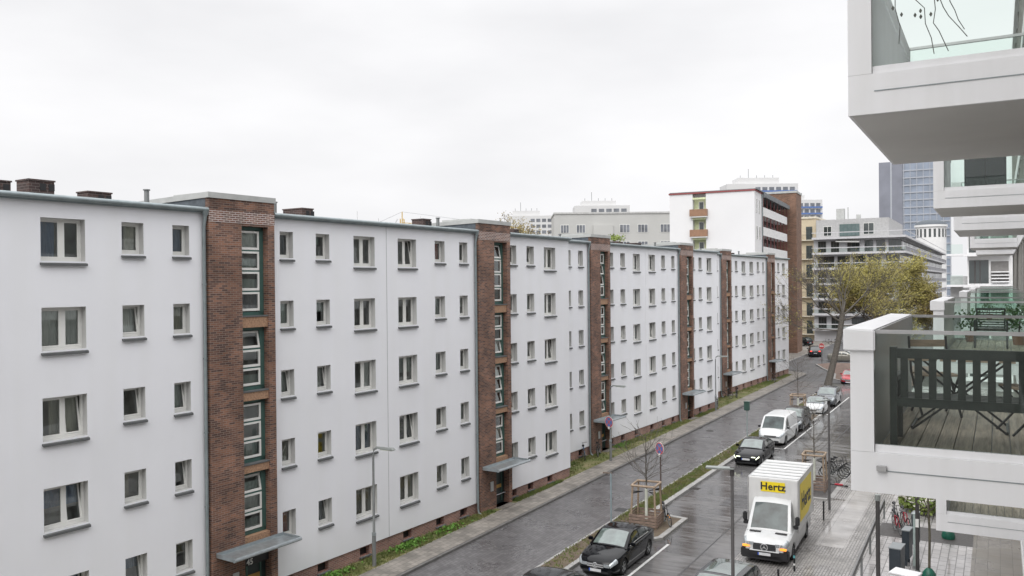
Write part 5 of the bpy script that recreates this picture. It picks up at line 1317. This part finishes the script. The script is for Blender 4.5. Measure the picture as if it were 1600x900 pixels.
# ------------------------------------------------------------------ buildings behind
def facade_windows(parent, rects, m=dk_glass, frame=upvc, x0=0, M=None, th=.06, mull=1):
    """rects in local (x, z) on the plane y = 0 facing -y, moved by M"""
    M = M or Matrix.Identity(4)
    for (xa, xb, za, zb) in rects:
        f = MB().box(xa, -th, za, xb, -.004, zb).build('window', frame, parent); f.data.transform(M)
        n = mull + 1; w = (xb - xa - .06 * (n + 1)) / n; g = MB()
        for k in range(n):
            a = xa + .06 + k * (w + .06); g.box(a, -th - .012, za + .07, a + w, -th - .001, zb - .07)
        q = g.build('pane', m, f); q.data.transform(M)
grey_render = mat('grey_render', (.46, .46, .445), .85, var=.05, scale=.3)
# white gable block with open galleries and a brown brick stair tower
P0 = Vector((-28.3, 114.6, 0))
wbk = thing('gallery_block', 'white block with open walkway galleries and a red roof edge, behind the row end', 'building', P0, R(3.6))
WX = 11.65; DY = 27.0; HT = 24.15
gal = MB()
gal.box(-WX, .0, -.1, -8.4, DY, HT); gal.box(-6.55, 0, -.1, -2.2, DY, HT); gal.box(-8.4, 1.0, -.1, -6.55, DY, HT)
gal.box(-2.2, 0, -.1, 0, 5.4, HT)
gal.build('wall', mat('white_render_far', (.72, .72, .73), .85, var=.03, scale=.2), wbk)
MB().box(-WX - .1, -.12, HT, .1, DY, HT + .18).build('roof_edge', mat('red_trim', (.26, .06, .06), .6), wbk)
MB().box(-2.2, 5.4, HT - .5, .55, DY + 1, HT + .1).box(-WX, 0, HT + .182, .3, DY, HT + .3).build('roof', roof_felt, wbk)
lime = mat('lime_wall', (.62, .66, .42), .8)
for i, z in enumerate((2.4, 5.2, 8.0, 10.8, 13.6, 16.4, 19.2, 21.4)):
    pass
for i, z in enumerate((12.0, 15.6, 18.2, 21.0)):
    z = (12.6, 15.4, 18.2, 21.0)[i]
    MB().box(-8.39, .94, z, -6.56, .996, z + 2.7).build('loggia_wall', lime, wbk)
    f = MB().box(-7.75, .86, z + .3, -7.0, .938, z + 2.1).build('balcony_door', upvc, wbk); MB().box(-7.66, .84, z + .38, -7.09, .858, z + 2.02).build('pane', dk_glass, f)
    bb = MB().box(-8.7, -.55, z, -6.3, -.50, z + .95).box(-8.7, -.5, z, -8.64, 0, z + .95).box(-6.36, -.5, z, -6.3, 0, z + .95).build('balcony_front', mat('brown_panel', (.28, .16, .10), .7), wbk)
    MB().box(-8.7, -.5, z - .15, -6.3, .935, z - .002).build('balcony_floor', white_render, wbk)
    MB().box(-8.39, -.03, z + 2.35, -6.56, .06, z + 2.6).build('lintel', lime, wbk)
dkgal = mat('dark_gallery_wall', (.07, .05, .05), .8, var=.3, scale=2)  # dark brown wall behind the open walkways
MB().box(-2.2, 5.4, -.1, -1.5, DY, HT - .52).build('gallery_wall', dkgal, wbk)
for i in range(8):
    z = HT - 3.0 - i * 2.75 + .2
    if z < .5: break
    MB().box(-1.5, 5.41, z - .25, .25, DY, z - .05).build('gallery_floor', white_render, wbk)
    MB().box(.10, 5.41, z - .05, .25, DY, z + .95).build('gallery_parapet', mat('white_parapet', (.70, .70, .70), .8), wbk)
    for k in range(14): y = 5.9 + k * 1.5; MB().box(-1.49, y, z, -1.4, y + .5, z + 1.9).build('gallery_door', mat('door_grey_far', (.32, .30, .30), .7), wbk)
    for k in range(8): y = 5.45 + k * 3.05; MB().box(.12, y, z + .95, .24, y + .12, z + 2.45).build('gallery_post', mat('maroon_post', (.16, .05, .05), .7), wbk)
for z in (21.3, 17.6, 13.9, 10.2): facade_windows(wbk, [(1.1, 1.65, z, z + 1.9), (3.2, 3.75, z, z + 1.9)], M=RZ(R(90)), mull=0)
MB().tube([(.1, 5.35, 0), (.1, 5.35, HT)], .08, 6).build('downpipe', zinc, wbk)
bt_ = thing('brick_tower_block', 'tall brown brick stair tower at the end of the galleries', 'building', (-28.6, 143.2, 0), R(3.6))
MB().box(-7.0, 0, -.1, 0, 6, 26.4).build('wall', brick_tower, bt_)
MB().box(-7.1, -.1, 26.4, .1, 6.1, 26.75).build('roof_edge', conc_cap, bt_)
MB().box(-4.2, -.03, 24.6, -2.9, -.004, 25.3).build('vent_slot', blackp, bt_)
MB().lathe([(.3, 0), (.3, .06)], T(-2.6, -.07, 23.9) @ RX(R(-90)), 14).build('wall_lamp', sign_white, bt_)
# grey plaster slab behind the row
ga, gb_ = at(866, 336, 150), at(1050, 332, 150); d = (gb_ - ga); d.z = 0; wgs = d.length; rzg = math.atan2(d.y, d.x)
gs = thing('plaster_block', 'long grey plaster block with white-framed windows behind the white row', 'building', (ga.x, ga.y, 0), rzg)
MB().box(0, 0, -.1, wgs + 2, 11, 24.2).build('wall', grey_render, gs); MB().box(-.1, -.15, 24.2, wgs + 2.1, 11.1, 24.5).build('roof_edge', mat('grey_cornice', (.45, .45, .44), .8), gs)
wpos = [(1.1, 2.6), (3.9, 5.5), (11.6, 13.4), (14.8, 16.6), (18.8, 20.6)]
rc = []
for z in (21.0 - 3.0 * k for k in range(7)):
    for a, c in wpos: rc.append((a, c, z - .2, z + 1.3))
facade_windows(gs, rc, mat('far_pane', (.16, .17, .19), .2, var=.6, scale=.5), upvc, mull=2)
MB().box(6.9, -.30, 10, 10.4, -.004, 22.2).build('stair_bay', grey_render, gs)
facade_windows(gs, [(7.4, 7.95, 19.4, 20.1), (8.1, 8.65, 19.4, 20.1)], M=T(0, -.31, 0), mull=0)
# beige house
bh = thing('beige_house', 'cream house with tall dark shutters and small balconies, right of the brick tower', 'building', (-35.6, 176.5, 0))
cream = mat('cream_render', (.55, .47, .34), .85, var=.06)
MB().box(-6, 0, -.1, 4.1, 12, 24.4).build('wall', cream, bh); MB().box(-6.1, -.2, 24.4, 4.2, 12.1, 24.8).build('roof_edge', mat('cream_trim', (.60, .56, .47), .8), bh)
for z in (20.2, 16.4, 12.6, 8.8, 5.0, 1.4):
    facade_windows(bh, [(-.3, 1.0, z, z + 2.6), (-2.6, -1.3, z, z + 2.6), (2.2, 3.4, z, z + 2.6)], dk_glass, mat('green_shutter', (.06, .08, .07), .6), mull=1)
    MB().box(-2.9, -.9, z - .22, 3.9, -.001, z - .05).build('balcony_floor', mat('cream_trim', (.60, .56, .47), .8), bh)
    rb_ = MB(); rb_.box(-2.9, -.9, z + .9, 3.9, -.86, z + .95)
    for k in range(28): rb_.box(-2.9 + k * .25, -.89, z - .05, -2.87 + k * .25, -.86, z + .9)
    rb_.build('balcony_railing', iron, bh)
# grey terrace block with white bands
tb = thing('banded_block', 'broad grey apartment block with long white balcony bands, beyond the trees', 'building', (-31.4, 172, 0))
lg = mat('lilac_grey_wall', (.50, .50, .52), .8, var=.1, scale=.3); bandm = mat('band_white', (.52, .52, .54), .7, var=.1)
Lb, Db = 16.6, 140; FARW = []
MB().box(0, 1.5, -.1, Lb - 1.3, Db, 20.4).build('wall', lg, tb)
MB().box(.2, 3.0, 20.4, Lb - 3.2, 30, 23.9).build('penthouse', mat('penthouse_wall', (.40, .40, .40), .8), tb)
MB().box(3.5, 6, 23.9, 5.0, 7.2, 26.2).box(5.6, 6, 23.9, 5.8, 6.2, 26.4).box(7.2, 6, 23.9, 8.0, 6.6, 24.9).build('roof_plant', conc_cap, tb)
r_ = random.Random(4)
for i in range(7):
    z = 20.4 - i * 2.95
    MB().box(-.1, .0, z - .45, Lb, Db, z - .05).build('balcony_band', bandm, tb)
    MB().box(-.1, -.03, z + .75, Lb + .03, .05, z + .90).box(Lb - .05, .05, z + .75, Lb + .03, Db, z + .90).build('rail_band', bandm, tb)
    if i == 0: continue
    MB().box(-.1, .004, z - .05, Lb, .045, z + .75).build('rail_glass', railglass, tb); MB().box(Lb - .045, .05, z - .05, Lb - .01, Db, z + .75).build('rail_panel', mat('lilac_rail_panel', (.26, .26, .28), .7, var=.3, scale=.4), tb)
    rc = []; x = .8
    while x < Lb - 3:
        w = r_.choice([1.5, 2.2, 3.0]); rc.append((x, x + w, z, z + 2.15)); x += w + r_.choice([.6, .9, 1.5])
    facade_windows(tb, rc, dk_glass, mat('anthracite_frame', (.08, .08, .085), .6), M=T(0, 1.5, 0), mull=2)
    rc = []; y = 2.6
    while y < Db - 3: w = r_.choice([1.6, 2.4]); rc.append((y, y + w, z, z + 2.2)); y += w + r_.choice([.7, 1.1])
    Ms = T(Lb - 1.3, 0, 0) @ RZ(R(90)); fm_ = mat('anthracite_frame', (.08, .08, .085), .6)
    facade_windows(tb, rc[:9], dk_glass, fm_, M=Ms, mull=1)
    FARW += [q for q in rc[9:]]
fw_, fg_ = MB(), MB()
for xa, xb, za, zb in FARW:
    fw_.box(xa, -.06, za, xb, -.004, zb); fg_.box(xa + .08, -.075, za + .08, (xa + xb) / 2 - .04, -.061, zb - .08); fg_.box((xa + xb) / 2 + .04, -.075, za + .08, xb - .08, -.061, zb - .08)
o_ = fw_.build('window', fm_, tb); o_.data.transform(Ms); o_['kind'] = 'stuff'
o2_ = fg_.build('pane', dk_glass, o_); o2_.data.transform(Ms); o2_['kind'] = 'stuff'
facade_windows(tb, [(1.6, 3.1, 20.7, 22.6), (8.9, 10.8, 20.8, 23.0)], dk_glass, upvc, M=T(0, 3.0, 0))
facade_windows(tb, [(4.6, 8.2, 20.6, 22.9)], mat('sunroom_glass', (.12, .16, .16), .1), greenf, M=T(0, 2.9, 0), mull=4)
aw = MB().add([(4.2, .3, 19.4), (8.5, .3, 19.2), (8.5, 2.9, 20.35), (4.2, 2.9, 20.35), (4.2, .3, 19.45), (8.5, .3, 19.25), (8.5, 2.9, 20.395), (4.2, 2.9, 20.395)], [(0, 3, 2, 1), (4, 5, 6, 7), (0, 1, 5, 4), (1, 2, 6, 5), (3, 0, 4, 7)]).build('awning', sign_white, tb)
# round pavilion on the roof farther back
rp_ = thing('round_tower', 'round white roof pavilion with a dark shallow dome, behind the banded block', 'building', at(1455, 440, 330).xy.to_3d())
zt_ = at(1455, 352, 330).z
MB().lathe([(5.4, 0), (5.4, zt_ - .8), (5.9, zt_ - .8), (5.9, zt_)], Matrix.Identity(4), 32).build('wall', white_render, rp_, smooth=True)
MB().lathe([(5.8, zt_), (5.2, zt_ + 1.0), (3.0, zt_ + 1.9), (.05, zt_ + 2.2)], Matrix.Identity(4), 32).build('dome', slate, rp_, smooth=True)
wm_ = MB()
for k in range(20):
    a = 2 * PI * k / 20; wm_.mbox(RZ(a) @ T(5.43, 0, zt_ - 3.2), .06, .8, 3.2)
wm_.build('window_ring', dk_glass, rp_)
# glass high-rise
def slab_tower(name, label, pl, pr, ptop, dist, depth, wallm, turn=0., side=True):
    a, c = at(pl, ptop, dist), at(pr, ptop, dist); d = c - a; d.z = 0; w = d.length
    t = thing(name, label, 'high-rise', (a.x, a.y, 0), math.atan2(d.y, d.x) + turn)
    return t, w, (a.z + c.z) / 2
off_dark = mat('hazed_blue_cladding', (.21, .22, .26), .6, var=.12, scale=.15)  # distance haze is mixed into this cladding colour
t, w, h = slab_tower('office_tower', 'dark blue-grey glass office tower beyond the balconies', 1373, 1462, 254, 430, 20, off_dark, -R(27))
wl_ = 11.0; w *= 1.12
MB().box(0, 0, 0, wl_, 22, h).build('stone_core', off_dark, t)
cg = MB().box(wl_ + .01, .6, 0, w, 22, h - .3).build('glass_core', mat('blue_curtain_wall', (.24, .28, .35), .3, 0, var=.25, scale=.12, spec=.8), t)
gr_ = MB()
n_ = int(h / 3.7)
for k in range(n_): gr_.box(wl_ + .02, .25, k * 3.7, w + .1, .59, k * 3.7 + .55)
for k in range(8): x = wl_ + .3 + (w - wl_ - .8) * k / 7; gr_.box(x, .15, 0, x + .35, .249, h)
gr_.build('facade_grid', mat('pale_mullion', (.38, .40, .44), .5), cg)
MB().box(5.3, -.06, 0, 6.0, -.004, h).build('light_strip', mat('pale_mullion', (.38, .40, .44), .5), t)
# white concrete slab blocks far away
pan = mat('prefab_white', (.60, .60, .60), .8, var=.03, scale=.1); panw = mat('prefab_window', (.16, .17, .19), .4, var=.3, scale=.4); blue_b = mat('blue_balcony', (.10, .17, .38), .6)
def prefab(label, pl, pr, ptop, dist, floors, xs, top=None, blue=False, split=0):
    t, w, h = slab_tower('high_rise_block', label, pl, pr, ptop, dist, 14, pan)
    t['group'] = 'pale high-rise blocks on the skyline'
    MB().box(0, 0, 0, w, 14, h).build('wall', pan, t)
    if top: MB().box(w * top[0], 2, h + .002, w * top[1], 12, h + top[2]).build('roof_storey', pan, t)
    if top:
        an = MB()
        for k in range(5): x = w * (top[0] + (top[1] - top[0]) * (k + .5) / 5); an.tube([(x, 5, h + top[2]), (x, 5, h + top[2] + (4.5 if k == 1 else 1.5))], .12, 5)
        an.build('aerial', galv, t)
    for k in range(floors):
        z = h - 2.4 - k * 2.9
        wm2 = MB(); nb = max(4, int(w * (xs[1] - xs[0]) / 3.0))
        for q in range(nb):
            x0 = w * xs[0] + (w * (xs[1] - xs[0])) * q / nb; x1 = x0 + w * (xs[1] - xs[0]) / nb * .72
            wm2.box(x0, -.08, z - .75, x1, -.004, z + .85)
        wm2.build('window_strip', panw, t)
        if blue: MB().box(w * xs[0], -.9, z - 1.5, w * xs[1], -.5, z - .78).build('balcony_band', blue_b if k % 1 == 0 else pan, t)
prefab('pale high-rise slab farthest left on the skyline, tan trees in front', 792, 866, 337, 420, 5, (.5, .98), (.12, .7, 2.6))
prefab('pale high-rise slab with a mast, above the grey plaster block', 898, 984, 321, 400, 4, (.3, .98), (.14, .76, 2.4))
prefab('pale high-rise with a stepped roof rising above the white gallery block', 1136, 1247, 287, 390, 3, (.4, .98), (.17, .75, 3.0), True)
prefab('pale high-rise with blue balcony bands above the cream house', 1246, 1285, 312, 390, 5, (.05, .98), (.05, .35, 2.2), True)
# crane and bare trees far behind the row
ck = at(629, 400, 230); cz = at(629, 331, 230).z
cr_ = thing('tower_crane', 'yellow tower crane with a long lattice jib behind the row roofs', 'crane', (ck.x, ck.y, 0), YAW)
ym = mat('crane_yellow', (.55, .38, .10), .6)
mq = MB()
for a, b_ in ((-.5, -.5), (.5, -.5), (.5, .5), (-.5, .5)): mq.box(a - .08, b_ - .08, 0, a + .08, b_ + .08, cz - 2)
for k in range(int(cz / 2)): mq.beam((-.5, -.5, k * 2), (.5, -.5, k * 2 + 2), .08); mq.beam((-.5, .5, k * 2), (-.5, -.5, k * 2 + 2), .08)
mq.build('mast', ym, cr_)
jb = MB().beam((0, 0, cz - 3), (32, 0, cz - 4.6), .18).beam((0, 0, cz - 4.2), (32, .5, cz - 5.6), .18).beam((0, .9, cz - 4.2), (32, .9, cz - 5.6), .18)
for k in range(16): x = k * 2; jb.beam((x, 0, cz - 3 - x * .05), (x + 1, .45, cz - 4.2 - x * .045), .09); jb.beam((x + 1, .45, cz - 4.2 - x * .045), (x + 2, 0, cz - 3.1 - x * .05), .09)
jb.build('jib', ym, cr_)
MB().beam((0, 0, cz), (32, 0, cz - 4.5), .06).beam((0, 0, cz), (-9, 0, cz - 4), .06).build('tie_rod', galv, cr_)
MB().beam((0, 0, cz - 3), (0, 0, cz), .25).build('tower_head', ym, cr_)
MB().box(-11, -.6, cz - 4.6, 0, .6, cz - 3.9).box(-10.5, -.7, cz - 6.5, -8, .7, cz - 4.6).build('counter_jib', mat('crane_ochre', (.45, .28, .08), .7), cr_)
def far_tree(label, px, ptop, dist, seed, buds=None, wd=1.0, n=6):
    r2 = random.Random(seed); g0 = at(px, 440, dist); top = at(px, ptop, dist).z
    t = thing('bare_tree', label, 'tree', (g0.x, g0.y, 0), 0, 'trees behind the white row')
    MB().tube([(0, 0, 0), (0, 0, top * .45)], [.3, .2], 6).build('trunk', bark, t)
    c = MB(); tp = []
    for k in range(n):
        a = k * 2.4; grow(c, (0, 0, top * (.36 + .03 * k)), Vector((math.cos(a) * wd, math.sin(a) * wd, 1.5)), top * .17, .08, 3, r2, tp, .5, .2, 3, (2, 4), .6, .15, 5, .02)
    c.build('crown', bark, t)
    if buds: leaves(tp, r2, 6, .16, .45).build('buds', buds, t)
far_tree('bare grey tree peeping over the roof left of the crane', 556, 325, 150, 1)
far_tree('pair of thin bare twigs of a tree over the roof, left of the crane mast', 594, 322, 155, 2)
far_tree('bare tree right of the crane mast behind the row', 668, 328, 170, 3)
far_tree('tan budding tree behind the second brick tower, left of two', 803, 334, 165, 4, bud2_m, .8, 8)
far_tree('tan budding tree behind the second brick tower, right of two', 828, 341, 160, 5, bud2_m, .8, 8)
far_tree('bare tree showing above the roofs beside the crane jib', 725, 336, 180, 6)
# roof garden tufts and roof boxes on the fourth house are plants in tubs
pp = A_DIR * 62.5 - R_DIR * 30.6
rg_ = thing('roof_planter', 'yellow-green plant in a tub on the roof past the third tower', 'plant', (pp.x, pp.y, 14.95))
MB().box(-.35, -.6, 0, .35, .6, .35).build('tub', brick_dark, rg_)
leaves([(Vector((rnd.gauss(0, .2), rnd.gauss(0, .55), .5 + rnd.random() * .3)), None) for _ in range(120)], rnd, 3, .07, .1).build('foliage', mat('roof_leaves', (.2, .26, .05), .7), rg_)
